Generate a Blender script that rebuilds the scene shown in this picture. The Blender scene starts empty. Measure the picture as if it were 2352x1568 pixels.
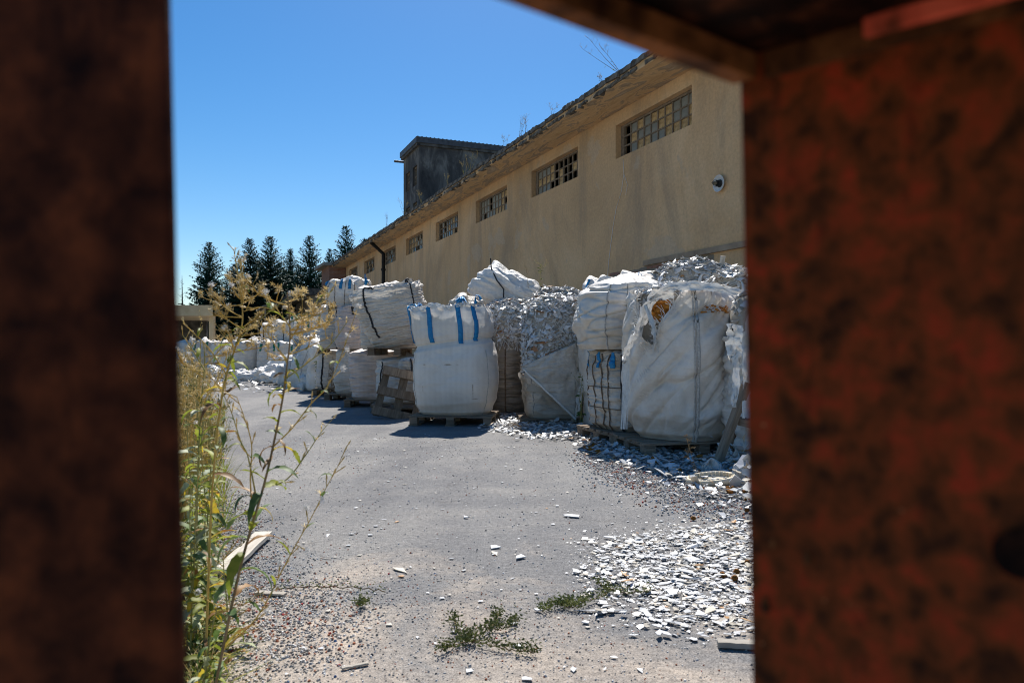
import bpy, math, random
import numpy as np
from mathutils import Vector, Matrix, noise
R = math.radians
rng = random.Random(11)
sc = bpy.context.scene
C = sc.collection

# ------------------------------------------------------------------ camera, world, sun, exposure
F, HZ, CH = 1700.0, 800.0, 1.0        # focal length in px of a 2352 px wide frame, horizon row, lens height in m
cam_d = bpy.data.cameras.new('camera'); cam = bpy.data.objects.new('camera', cam_d); C.objects.link(cam)
cam.location = (0, 0, CH); cam.rotation_euler = (R(90), 0, 0)
cam_d.sensor_width = 36; cam_d.lens = 36*F/2352; cam_d.shift_y = (HZ-784)/2352
cam_d.clip_start = 0.02; cam_d.clip_end = 3000
cam_d.dof.use_dof = True; cam_d.dof.focus_distance = 9.5; cam_d.dof.aperture_fstop = 6.3
sc.camera = cam

SUN_EL, SUN_AZ = 50.0, 1.5           # azimuth clockwise from the view direction
w = bpy.data.worlds.new('World'); sc.world = w; w.use_nodes = True
nt = w.node_tree; nt.nodes.clear()
sky = nt.nodes.new('ShaderNodeTexSky'); sky.sky_type = 'NISHITA'; sky.sun_disc = False
sky.sun_elevation = R(SUN_EL); sky.sun_rotation = R(SUN_AZ); sky.altitude = 500; sky.air_density = 1.0
sky.dust_density = 0.35; sky.ozone_density = 2.0
bg = nt.nodes.new('ShaderNodeBackground'); bg.inputs[1].default_value = 0.077
wo = nt.nodes.new('ShaderNodeOutputWorld')
hsv = nt.nodes.new('ShaderNodeHueSaturation'); hsv.inputs['Saturation'].default_value = 1.42
nt.links.new(sky.outputs[0], hsv.inputs['Color']); nt.links.new(hsv.outputs[0], bg.inputs[0]); nt.links.new(bg.outputs[0], wo.inputs[0])
sl = bpy.data.lights.new('sun', 'SUN'); sl.energy = 4.8; sl.angle = R(0.53); sl.color = (1, .955, .89)
so = bpy.data.objects.new('sun', sl); C.objects.link(so)
sdir = Vector((math.sin(R(SUN_AZ))*math.cos(R(SUN_EL)), math.cos(R(SUN_AZ))*math.cos(R(SUN_EL)), math.sin(R(SUN_EL))))
so.rotation_euler = sdir.to_track_quat('Z', 'Y').to_euler(); so.location = sdir*60
vs = sc.view_settings; vs.view_transform = 'Standard'; vs.look = 'None'; vs.exposure = 0.64; vs.gamma = 1
sc.render.engine = 'CYCLES'
sc.cycles.use_denoising = True; sc.cycles.filter_width = 1.05
sc.cycles.max_bounces = 8; sc.cycles.diffuse_bounces = 4; sc.cycles.glossy_bounces = 3
sc.cycles.caustics_reflective = False; sc.cycles.caustics_refractive = False
sc.cycles.sample_clamp_indirect = 6

# ------------------------------------------------------------------ helpers
def X(u, Y): return (u-1176)/F*Y
def Zv(v, Y): return CH+(HZ-v)/F*Y
def P(u, v, Y): return Vector((X(u, Y), Y, Zv(v, Y)))
def G(u, v, z=0.0):
    Y = F*(CH-z)/(v-HZ); return Vector((X(u, Y), Y, z))

def tag(o, label=None, cat=None, group=None, kind=None):
    if label: o['label'] = label
    if cat: o['category'] = cat
    if group: o['group'] = group
    if kind: o['kind'] = kind
    return o
def thing(name, label, cat, loc=(0, 0, 0), rz=0, group=None):
    o = bpy.data.objects.new(name, None); C.objects.link(o)
    o.empty_display_size = .1; o.location = loc; o.rotation_euler = (0, 0, rz)
    return tag(o, label, cat, group)
def mdata(name, V, Fc, mat, smooth=False, tint=None):
    me = bpy.data.meshes.new(name)
    me.from_pydata([tuple(v) for v in V], [], [tuple(f) for f in Fc])
    mats = mat if isinstance(mat, (list, tuple)) else [mat]
    for m in mats: me.materials.append(m)
    if smooth: me.polygons.foreach_set('use_smooth', [True]*len(me.polygons))
    if tint is not None:
        at = me.color_attributes.new('tint', 'FLOAT_COLOR', 'POINT')
        at.data.foreach_set('color', np.asarray(tint, dtype=np.float32).ravel())
    me.update()
    return me
def link(name, me, parent=None, loc=None, rot=None, kind=None, label=None):
    o = bpy.data.objects.new(name, me); C.objects.link(o)
    if parent: o.parent = parent
    if loc is not None: o.location = loc
    if rot is not None: o.rotation_euler = rot
    return tag(o, label=label, kind=kind)
def part(name, V, Fc, mat, parent=None, smooth=False, kind=None, tint=None, label=None):
    return link(name, mdata(name, V, Fc, mat, smooth, tint), parent, kind=kind, label=label)
class MB:
    def __init__(s): s.V = []; s.F = []
    def add(s, V, Fc):
        k = len(s.V); s.V += [tuple(v) for v in V]; s.F += [tuple(i+k for i in f) for f in Fc]; return s
    def box(s, x0, x1, y0, y1, z0, z1, M=None, jit=0):
        V = [Vector((x, y, z)) for z in (z0, z1) for y in (y0, y1) for x in (x0, x1)]
        if jit: V = [v+Vector((rng.uniform(-jit, jit), rng.uniform(-jit, jit), rng.uniform(-jit, jit))) for v in V]
        if M is not None: V = [M @ v for v in V]
        return s.add(V, [(0, 2, 3, 1), (4, 5, 7, 6), (0, 1, 5, 4), (2, 6, 7, 3), (0, 4, 6, 2), (1, 3, 7, 5)])
    def tube(s, pts, rad, n=6, cap=True):
        pts = [Vector(p) for p in pts]; k = len(s.V)
        if not isinstance(rad, (list, tuple)): rad = [rad]*len(pts)
        for i, p in enumerate(pts):
            t = (pts[min(i+1, len(pts)-1)]-pts[max(i-1, 0)])
            t = t.normalized() if t.length > 1e-9 else Vector((0, 0, 1))
            up = Vector((0, 0, 1)) if abs(t.z) < .9 else Vector((1, 0, 0))
            a = t.cross(up).normalized(); b = t.cross(a)
            for j in range(n):
                q = 2*math.pi*j/n
                s.V.append(tuple(p+(a*math.cos(q)+b*math.sin(q))*rad[i]))
        for i in range(len(pts)-1):
            for j in range(n):
                j2 = (j+1) % n
                s.F.append((k+i*n+j, k+i*n+j2, k+(i+1)*n+j2, k+(i+1)*n+j))
        if cap:
            s.F.append(tuple(k+j for j in range(n)))
            s.F.append(tuple(k+(len(pts)-1)*n+j for j in range(n))[::-1])
        return s
    def part(s, name, mat, parent=None, smooth=False, kind=None, label=None):
        return part(name, s.V, s.F, mat, parent, smooth, kind, label=label)
def nz(x, y, z): return noise.noise(Vector((x, y, z)))

# ------------------------------------------------------------------ materials
MAT = {}
def new_mat(name, rough=.8, spec=.3):
    m = bpy.data.materials.new(name); m.use_nodes = True
    t = m.node_tree; b = t.nodes['Principled BSDF']
    b.inputs['Roughness'].default_value = rough; b.inputs['Specular IOR Level'].default_value = spec
    MAT[name] = m
    return m, t, b
class NB:
    def __init__(s, t): s.t = t
    def n(s, kind, **kw):
        o = s.t.nodes.new(kind)
        for k, v in kw.items():
            if k.startswith('i_'): o.inputs[k[2:].replace('_', ' ')].default_value = v
            else: setattr(o, k, v)
        return o
    def l(s, a, b): s.t.links.new(a, b)
    def coord(s, which='Object', scale=(1, 1, 1)):
        c = s.n('ShaderNodeTexCoord'); m = s.n('ShaderNodeMapping'); m.inputs['Scale'].default_value = scale
        s.l(c.outputs[which], m.inputs[0]); return m.outputs[0]
    def noise(s, vec, scale, detail=4, rough=.55, dist=0):
        o = s.n('ShaderNodeTexNoise', i_Scale=scale, i_Detail=detail, i_Roughness=rough, i_Distortion=dist)
        s.l(vec, o.inputs['Vector']); return o.outputs['Fac']
    def ramp(s, fac, stops, interp='LINEAR'):
        o = s.n('ShaderNodeValToRGB'); o.color_ramp.interpolation = interp
        e = o.color_ramp.elements
        while len(e) < len(stops): e.new(.5)
        for el, (p, c) in zip(e, stops):
            el.position = p; el.color = (*c, 1) if len(c) == 3 else c
        s.l(fac, o.inputs[0]); return o.outputs[0]
    def mix(s, fac, a, b, mode='MIX'):
        o = s.n('ShaderNodeMix', data_type='RGBA', blend_type=mode)
        for sock, val in ((o.inputs[0], fac), (o.inputs[6], a), (o.inputs[7], b)):
            if hasattr(val, 'links'): s.l(val, sock)
            else: sock.default_value = val if isinstance(val, (int, float)) else ((*val, 1) if len(val) == 3 else val)
        return o.outputs[2]
    def math(s, op, a, b=0.0):
        o = s.n('ShaderNodeMath', operation=op)
        for sock, val in ((o.inputs[0], a), (o.inputs[1], b)):
            if hasattr(val, 'links'): s.l(val, sock)
            else: sock.default_value = val
        return o.outputs[0]
    def bump(s, h, strength, dist, prev=None):
        o = s.n('ShaderNodeBump', i_Strength=strength, i_Distance=dist); s.l(h, o.inputs['Height'])
        if prev is not None: s.l(prev, o.inputs['Normal'])
        return o.outputs[0]
W3 = lambda g: (g, g, g)

def simple(name, c1, c2, scale=8, rough=.8, bump=.3, bd=.01, spec=.3, stretch=(1, 1, 1), detail=5):
    m, t, b = new_mat(name, rough, spec); q = NB(t); co = q.coord('Object', stretch)
    f = q.noise(co, scale, detail)
    q.l(q.ramp(f, [(.32, c1), (.68, c2)]), b.inputs['Base Color'])
    if bump: q.l(q.bump(q.noise(co, scale*4, 4), bump, bd), b.inputs['Normal'])
    return m

def mk_asphalt():
    m, t, b = new_mat('asphalt', .92, .12); q = NB(t); co = q.coord('Object')
    big = q.noise(co, .5, 6, .62, .8); mid = q.noise(co, 3.0, 5, .6); fine = q.noise(co, 150, 3, .7)
    mp = q.n('ShaderNodeMapping'); mp.inputs['Rotation'].default_value = (0, 0, R(-17)); mp.inputs['Scale'].default_value = (1.5, .16, 1); q.l(co, mp.inputs[0])
    track = q.noise(mp.outputs[0], 1.0, 4, .6, .3)
    base = q.ramp(big, [(.30, (.155, .155, .16)), (.5, (.205, .203, .203)), (.70, (.275, .265, .25))])
    base = q.mix(q.ramp(track, [(.35, W3(.55)), (.55, W3(0))]), base, (.135, .135, .142))
    base = q.mix(q.ramp(track, [(.55, W3(0)), (.72, W3(.45))]), base, (.31, .30, .285))
    base = q.mix(q.ramp(mid, [(.45, W3(0)), (.78, W3(.4))]), base, (.33, .31, .285))
    sy = q.n('ShaderNodeSeparateXYZ'); q.l(co, sy.inputs[0])
    drift = q.math('ADD', q.math('ADD', q.math('MULTIPLY', sy.outputs[1], -.17), q.math('MULTIPLY', sy.outputs[0], -.07)), q.math('MULTIPLY', q.noise(co, 1.2, 7, .68, .7), 1.15))
    base = q.mix(q.ramp(drift, [(.02, W3(0)), (.34, W3(.9))]), base, (.48, .405, .33))
    grit = q.noise(co, 38, 6, .8)
    base = q.mix(.75, base, q.ramp(grit, [(.34, (.55, .54, .53)), (.5, (1.0, .99, .97)), (.66, (1.5, 1.46, 1.4))]), 'MULTIPLY')
    c = q.mix(.7, base, q.ramp(fine, [(.36, W3(.35)), (.5, W3(.98)), (.66, W3(1.45))]), 'MULTIPLY')
    cr = q.n('ShaderNodeTexVoronoi', feature='DISTANCE_TO_EDGE', i_Scale=.38)
    wob = q.n('ShaderNodeVectorMath', operation='ADD'); q.l(co, wob.inputs[0])
    nzz = q.n('ShaderNodeTexNoise', i_Scale=2.5, i_Detail=5); q.l(co, nzz.inputs['Vector'])
    q.l(nzz.outputs['Color'], wob.inputs[1]); q.l(wob.outputs[0], cr.inputs['Vector'])
    crk = q.ramp(cr.outputs['Distance'], [(0, W3(.5)), (.005, W3(0))])
    gate = q.ramp(q.noise(co, .7, 2), [(.46, W3(0)), (.52, W3(1))])
    c = q.mix(q.math('MULTIPLY', crk, gate), c, (.075, .07, .065))
    q.l(c, b.inputs['Base Color'])
    n1 = q.bump(fine, .8, .005); n2 = q.bump(grit, .5, .012, n1); q.l(q.bump(mid, .3, .06, n2), b.inputs['Normal'])
    return m
def mk_dirt():
    m, t, b = new_mat('dirt', .95, .1); q = NB(t); co = q.coord('Object')
    c = q.ramp(q.noise(co, .7, 6), [(.3, (.13, .115, .09)), (.55, (.23, .205, .165)), (.75, (.30, .275, .235))])
    sp = q.ramp(q.noise(co, 60, 3, .7), [(.35, W3(.5)), (.65, W3(1.35))])
    q.l(q.mix(.8, c, sp, 'MULTIPLY'), b.inputs['Base Color'])
    q.l(q.bump(q.noise(co, 40, 5), .8, .02), b.inputs['Normal']); return m
def mk_plaster():
    m, t, b = new_mat('plaster', .93, .1); q = NB(t); co = q.coord('Object')
    big = q.noise(co, .22, 8, .66, .6); st = q.noise(q.coord('Object', (.6, .6, .12)), 1.0, 9, .72, .9)
    c = q.ramp(big, [(.28, (.44, .29, .155)), (.5, (.62, .405, .22)), (.72, (.74, .52, .305))])
    c = q.mix(q.ramp(st, [(.47, W3(0)), (.66, W3(.6))]), c, (.33, .245, .165))
    patch = q.ramp(q.noise(co, .55, 5, .55, .3), [(.60, W3(0)), (.625, W3(.55))]); c = q.mix(patch, c, (.52, .40, .28))
    scr = q.ramp(q.noise(q.coord('Object', (9, 9, 1.1)), 1.3, 7, .75, 1.8), [(.665, W3(0)), (.69, W3(.75))])
    c = q.mix(scr, c, (.62, .55, .47))
    pit = q.ramp(q.noise(co, 5, 4, .6), [(.70, W3(0)), (.74, W3(.7))]); c = q.mix(pit, c, (.25, .17, .10))
    fine = q.noise(co, 14, 6, .65)
    c = q.mix(.4, c, q.ramp(fine, [(.3, W3(.65)), (.7, W3(1.25))]), 'MULTIPLY')
    q.l(c, b.inputs['Base Color'])
    n1 = q.bump(fine, .4, .03); q.l(q.bump(q.noise(co, 1.6, 5), .5, .15, n1), b.inputs['Normal']); return m
def mk_soffit():
    m, t, b = new_mat('soffit_plaster', .93, .1); q = NB(t); co = q.coord('Object', (.35, 1.3, 1))
    f = q.noise(co, 2.2, 7, .62, 1.6)
    c = q.ramp(f, [(.3, (.50, .325, .17)), (.5, (.64, .44, .245)), (.55, (.34, .26, .18)), (.72, (.54, .43, .31))])
    q.l(c, b.inputs['Base Color']); q.l(q.bump(f, .8, .06), b.inputs['Normal']); return m
def mk_tower():
    m, t, b = new_mat('sooty_render', .95, .1); q = NB(t); co = q.coord('Object')
    f = q.noise(q.coord('Object', (1, 1, .45)), 1.1, 7, .68, .6)
    c = q.ramp(f, [(.32, (.04, .04, .042)), (.5, (.095, .09, .085)), (.66, (.24, .225, .20))])  # dark grey mottling with lighter patches
    c = q.mix(q.ramp(q.noise(co, 9, 3, .6), [(.72, W3(0)), (.76, W3(.6))]), c, (.30, .29, .28))
    q.l(c, b.inputs['Base Color']); q.l(q.bump(q.noise(co, 5, 6, .65), .5, .05), b.inputs['Normal']); return m
def mk_brick(name, c1, c2, mortar, scale):
    m, t, b = new_mat(name, .92, .1); q = NB(t); co = q.coord('Object')
    vm = q.n('ShaderNodeSeparateXYZ'); q.l(co, vm.inputs[0])
    cx = q.n('ShaderNodeCombineXYZ'); q.l(q.math('ADD', vm.outputs[0], vm.outputs[1]), cx.inputs[0]); q.l(vm.outputs[2], cx.inputs[1])
    br = q.n('ShaderNodeTexBrick', i_Scale=scale, i_Mortar_Size=.02, i_Bias=0.0); br.inputs['Color1'].default_value = (*c1, 1)
    br.inputs['Color2'].default_value = (*c2, 1); br.inputs['Mortar'].default_value = (*mortar, 1)
    q.l(cx.outputs[0], br.inputs['Vector'])
    q.l(q.mix(.4, br.outputs['Color'], q.ramp(q.noise(co, 3, 5), [(.3, W3(.5)), (.7, W3(1.3))]), 'MULTIPLY'), b.inputs['Base Color'])
    q.l(q.bump(br.outputs['Fac'], .5, -.02), b.inputs['Normal']); return m
def mk_fabric(name, base, dirt, dirt_amt, fold=(2.2, 2.2, 26), fold_s=.5, rough=.55, transl=.12, stains=(), dg=.3):
    m, t, b = new_mat(name, rough, .35); q = NB(t); co = q.coord('Object')
    oi = q.n('ShaderNodeObjectInfo'); add = q.n('ShaderNodeVectorMath', operation='ADD')
    mul = q.n('ShaderNodeVectorMath', operation='SCALE'); mul.inputs['Scale'].default_value = 7.0
    q.l(oi.outputs['Location'], mul.inputs[0]); q.l(co, add.inputs[0]); q.l(mul.outputs[0], add.inputs[1]); co2 = add.outputs[0]
    mp = q.n('ShaderNodeMapping'); mp.inputs['Scale'].default_value = fold; q.l(co2, mp.inputs[0])
    d1 = q.noise(co2, 2.2, 6, .65, .4)
    c = q.mix(q.ramp(d1, [(.42, W3(0)), (.72, W3(dirt_amt))]), base, dirt)
    sep = q.n('ShaderNodeSeparateXYZ'); q.l(co, sep.inputs[0])
    low = q.ramp(q.math('ADD', sep.outputs[2], q.math('MULTIPLY', q.noise(co2, 5, 4), .5)), [(.22, W3(.5*min(1, dirt_amt*1.6))), (.55, W3(0))])
    c = q.mix(low, c, dirt)
    spk = q.ramp(q.noise(q.coord('Object', (1, 1, 5)), 9, 3, .6), [(.70, W3(0)), (.78, W3(.35))])
    c = q.mix(spk, c, (.34, .27, .19))
    for sx_, sz_, wa, wb in stains:
        e = q.math('ADD', q.math('POWER', q.math('ABSOLUTE', q.math('DIVIDE', q.math('SUBTRACT', sep.outputs[0], sx_), wa)), 2.0), q.math('POWER', q.math('ABSOLUTE', q.math('DIVIDE', q.math('SUBTRACT', sep.outputs[2], sz_), wb)), 2.0))
        e = q.math('ADD', e, q.math('MULTIPLY', q.noise(co, 18, 4), 1.6))
        c = q.mix(q.ramp(e, [(.62, W3(.75)), (1.0, W3(0))]), c, (.25, .17, .09))
    # woven tape panels: faint vertical bands
    wv = q.n('ShaderNodeTexWave', wave_type='BANDS', bands_direction='X', i_Scale=4.5, i_Distortion=1.5, i_Detail=2.0)
    q.l(co2, wv.inputs['Vector'])
    c = q.mix(.10, c, q.ramp(wv.outputs['Fac'], [(.2, W3(.75)), (.8, W3(1.1))]), 'MULTIPLY')
    q.l(c, b.inputs['Base Color'])
    folds = q.noise(mp.outputs[0], 1.0, 5, .55, .35)
    diag = q.noise(co2, 5.5, 5, .6, .9)
    weave = q.noise(q.coord('Object', (60, 60, 320)), 1.0, 2)
    n1 = q.bump(folds, fold_s, .06); n2 = q.bump(diag, dg, .05, n1); q.l(q.bump(weave, .25, .003, n2), b.inputs['Normal'])
    if transl:
        tr = q.n('ShaderNodeBsdfTranslucent'); tr.inputs[0].default_value = (.8, .78, .74, 1)
        mx = q.n('ShaderNodeMixShader'); mx.inputs[0].default_value = transl
        out = t.nodes['Material Output']; q.l(b.outputs[0], mx.inputs[1]); q.l(tr.outputs[0], mx.inputs[2]); q.l(mx.outputs[0], out.inputs[0])
    return m
def mk_tint(name, rough=.5, spec=.4, dirt=.25):
    m, t, b = new_mat(name, rough, spec); q = NB(t)
    a = q.n('ShaderNodeAttribute', attribute_name='tint'); co = q.coord('Object')
    c = q.mix(q.ramp(q.noise(co, 22, 4, .6), [(.5, W3(0)), (.75, W3(dirt))]), a.outputs['Color'], (.28, .24, .18))
    q.l(c, b.inputs['Base Color']); q.l(q.bump(q.noise(co, 60, 3), .3, .004), b.inputs['Normal']); return m
def mk_wood(name, c1, c2):
    m, t, b = new_mat(name, .9, .15); q = NB(t); oi = q.n('ShaderNodeObjectInfo')
    mp = q.n('ShaderNodeMapping'); mp.inputs['Scale'].default_value = (3, 30, 30)
    co = q.coord('Object'); ad = q.n('ShaderNodeVectorMath', operation='ADD'); q.l(co, ad.inputs[0]); q.l(oi.outputs['Random'], ad.inputs[1]); q.l(ad.outputs[0], mp.inputs[0])
    g = q.noise(mp.outputs[0], 1.3, 6, .65, .5)
    c = q.ramp(g, [(.3, c1), (.7, c2)])
    hs = q.n('ShaderNodeHueSaturation'); q.l(q.math('ADD', q.math('MULTIPLY', oi.outputs['Random'], .5), .75), hs.inputs['Value']); q.l(c, hs.inputs['Color'])
    q.l(hs.outputs[0], b.inputs['Base Color']); q.l(q.bump(g, .5, .006), b.inputs['Normal']); return m
def mk_leaf(name, c1, c2, transl=.35, c3=None, spec=.3):
    m, t, b = new_mat(name, .55, spec); q = NB(t); co = q.coord('Object'); oi = q.n('ShaderNodeObjectInfo')
    f = q.noise(co, 22, 3)
    c = q.ramp(f, [(.35, c1), (.65, c2)])
    if c3: c = q.mix(q.ramp(q.noise(co, 14, 2), [(.52, W3(0)), (.62, W3(1))]), c, c3)
    hs = q.n('ShaderNodeHueSaturation'); q.l(q.math('ADD', q.math('MULTIPLY', oi.outputs['Random'], .5), .75), hs.inputs['Value']); q.l(c, hs.inputs['Color'])
    q.l(hs.outputs[0], b.inputs['Base Color'])
    tr = q.n('ShaderNodeBsdfTranslucent'); q.l(hs.outputs[0], tr.inputs[0])
    mx = q.n('ShaderNodeMixShader'); mx.inputs[0].default_value = transl
    q.l(b.outputs[0], mx.inputs[1]); q.l(tr.outputs[0], mx.inputs[2]); q.l(mx.outputs[0], t.nodes['Material Output'].inputs[0]); return m
def mk_rust(name, cols, scale, rough=.7, streak=.5):
    m, t, b = new_mat(name, rough, .06); q = NB(t); co = q.coord('Object')
    f1 = q.noise(co, scale, 6, .55, .2); f2 = q.noise(co, scale*.28, 4, .55, .5); f3 = q.noise(q.coord('Object', (1, 1, .35)), scale*1.8, 4, .6)
    c = q.ramp(f1, [(.33, cols[0]), (.44, cols[1]), (.54, cols[2]), (.68, cols[3])])
    c = q.mix(q.ramp(f2, [(.44, W3(0)), (.66, W3(.7))]), c, q.ramp(f1, [(.34, cols[0]), (.5, cols[1]), (.68, cols[2])]))
    c = q.mix(q.ramp(f3, [(.56, W3(0)), (.70, W3(streak))]), c, cols[0])
    fl = q.ramp(q.noise(co, scale*2.2, 3, .5), [(.74, W3(0)), (.77, W3(.7))]); c = q.mix(fl, c, cols[4])
    q.l(c, b.inputs['Base Color']); q.l(q.bump(f1, .7, .003), b.inputs['Normal']); return m

mk_asphalt(); mk_dirt(); mk_plaster(); mk_soffit(); mk_tower()
mk_brick('brick_far', (.34, .17, .11), (.27, .12, .08), (.36, .31, .26), 2.4)
simple('brick_piece', (.30, .13, .085), (.24, .15, .11), 12)
simple('mortar', (.20, .165, .125), (.27, .225, .17), 10, bump=.8, bd=.03)
simple('concrete_dark', (.035, .034, .032), (.16, .15, .135), 3.5, .95, .6, .03)
simple('moss_coping', (.045, .04, .034), (.22, .19, .15), 6, .95, .8, .03)
simple('concrete_grey', (.24, .18, .125), (.38, .29, .20), 2.5, .95, .4, .03)
simple('roof_tar', (.05, .05, .05), (.09, .085, .08), 2)
simple('sheet_metal', (.05, .055, .065), (.10, .105, .115), 5, .6, .2)
simple('awning_sheet', (.20, .175, .13), (.33, .29, .23), 3, .9, .3)
simple('pipe_black', (.012, .012, .012), (.03, .028, .026), 9, .8, .4)
simple('frame_paint', (.14, .105, .07), (.26, .20, .14), 14, .85, .5)
simple('pane_amber', (.24, .13, .04), (.62, .42, .19), 9, .5, .5, .01, .15)  # tan stands in for the lit interior showing through; the light is in the colour
simple('pane_frost', (.17, .155, .115), (.27, .25, .19), 4, .4, .1, .01, .25)
simple('pane_dirty', (.055, .05, .042), (.13, .115, .09), 7, .22, .3, .01, .5)
simple('enamel', (.62, .62, .60), (.72, .72, .70), 6, .35, .05)
simple('enamel_dark', (.02, .02, .02), (.05, .045, .04), 12, .6, .2)
simple('shed_white', (.50, .38, .22), (.60, .48, .30), 3, .85)
simple('far_wall', (.24, .215, .175), (.32, .29, .24), 1.5, .95)
mk_fabric('fabric_clean', (.78, .735, .67), (.42, .33, .23), .6, (2.2, 2.2, 12), .35)
mk_fabric('fabric_smooth', (.79, .745, .68), (.42, .33, .23), .4, (1.5, 1.5, 9), .12, dg=.12, stains=((-.02, .66, .26, .022), (.30, .34, .02, .20), (.33, .22, .14, .018), (-.36, .34, .015, .10), (-.33, .66, .05, .02)))
mk_fabric('fabric_strip', (.74, .685, .62), (.40, .33, .25), .5, (1.6, 1.6, 30), 1.0)
mk_fabric('fabric_pink', (.70, .60, .55), (.44, .36, .29), .45, (1.6, 1.6, 30), 1.0)
mk_fabric('fabric_old', (.64, .585, .51), (.30, .24, .165), .85, (3.5, 3.5, 14), 1.0)
mk_fabric('fabric_brown', (.36, .31, .255), (.17, .135, .10), .8, (3, 3, 30), 1.0)
mk_fabric('fabric_crumple', (.78, .76, .725), (.48, .43, .36), .3, (5, 5, 8), 1.0)
simple('strap_blue', (.008, .15, .36), (.016, .24, .50), 30, .6, .4, .004)
simple('strap_black', (.012, .012, .014), (.03, .03, .034), 30, .6, .4, .004)
simple('strap_green', (.01, .13, .09), (.02, .22, .15), 30, .6, .4, .004)
simple('strap_white', (.60, .58, .54), (.74, .73, .70), 30, .6, .5, .004)
simple('seam_brown', (.10, .06, .035), (.22, .16, .11), 40, .8, .4, .004)
simple('seam_grey', (.32, .30, .27), (.55, .53, .50), 60, .8, .4, .004)
simple('foam_orange', (.36, .12, .015), (.62, .26, .04), 26, .9, .9, .03)
mk_tint('shard', .42, .45, .22); mk_tint('shard_core', .8, .2, .5); mk_tint('pebble', .8, .2, .2)
mk_wood('wood_grey', (.12, .088, .062), (.30, .235, .175)); mk_wood('wood_brown', (.11, .075, .05), (.26, .20, .145)); mk_wood('wood_pale', (.34, .30, .25), (.56, .52, .45))
simple('lid_cream', (.60, .50, .34), (.72, .63, .47), 7, .6, .1)
mk_leaf('leaf_green', (.17, .22, .022), (.28, .30, .04), .45)
mk_leaf('leaf_deep', (.07, .125, .03), (.12, .18, .05), .3)
mk_leaf('leaf_pale', (.25, .29, .15), (.36, .38, .22), .3)
mk_leaf('leaf_yellow', (.55, .38, .03), (.38, .33, .04), .45, (.26, .12, .03))
mk_leaf('leaf_brown', (.16, .075, .02), (.30, .17, .06), .25)
mk_leaf('spruce_needles', (.008, .032, .022), (.022, .062, .038), .06, spec=.04)
mk_leaf('weed_low', (.085, .115, .025), (.17, .18, .05), .35)
simple('stem_tan', (.42, .27, .06), (.58, .40, .11), 20, .8, .2)
simple('stem_brown', (.17, .115, .055), (.30, .21, .105), 20, .8, .2)
simple('stem_green', (.24, .22, .06), (.36, .31, .11), 20, .8, .2)
mk_leaf('seed_tan', (.46, .34, .13), (.62, .49, .25), .25)
mk_leaf('seed_green', (.09, .11, .03), (.19, .17, .05), .2)
mk_leaf('dry_straw', (.38, .26, .08), (.56, .42, .17), .3)
simple('pappus', (.80, .78, .74), (.86, .85, .82), 60, 1, 0)
simple('bark', (.035, .028, .022), (.09, .075, .06), 12, .95, .6)
mk_rust('rust_dark', [(.014, .005, .004), (.042, .012, .006), (.078, .021, .009), (.14, .036, .013), (.24, .09, .04)], 34)
mk_rust('rust_black', [(.004, .002, .002), (.010, .004, .003), (.030, .010, .005), (.10, .03, .012), (.12, .05, .03)], 40)
simple('hole_black', (.003, .003, .003), (.005, .004, .004), 9, 1, 0, 0, 0)
mk_rust('rust_red', [(.032, .012, .006), (.095, .027, .009), (.17, .036, .011), (.29, .034, .013), (.42, .20, .09)], 66)
mk_rust('rust_brown', [(.012, .006, .004), (.045, .018, .008), (.10, .036, .013), (.19, .075, .026), (.3, .14, .06)], 40)
mk_rust('rust_lip', [(.03, .012, .007), (.10, .04, .016), (.19, .072, .026), (.28, .11, .038), (.4, .2, .1)], 36)
mk_rust('paint_red', [(.10, .03, .015), (.50, .08, .045), (.72, .12, .07), (.78, .17, .10), (.3, .12, .06)], 30, streak=.2)  # red raised in brightness so the bar looks lit; that light is in the colour

# ------------------------------------------------------------------ ground
def sheet(name, pts, z, mat):
    o = part(name, [(x, y, z) for x, y in pts], [tuple(range(len(pts)))], MAT[mat]); tag(o, kind='structure'); return o
sheet('ground', [(-900, -300), (900, -300), (900, 1500), (-900, 1500)], -.012, 'dirt')
edge = []
for i in range(30):
    y = -2+i*2.0; edge.append((-.40*max(y, 0)-1.35-.25*nz(y*.7, 3, 0), y))
tag(part('asphalt_yard', [(x, y, 0) for x, y in edge]+[(40, 56, 0), (40, -2, 0)], [tuple(range(len(edge)+2))[::-1]], MAT['asphalt']), kind='structure')

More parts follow.
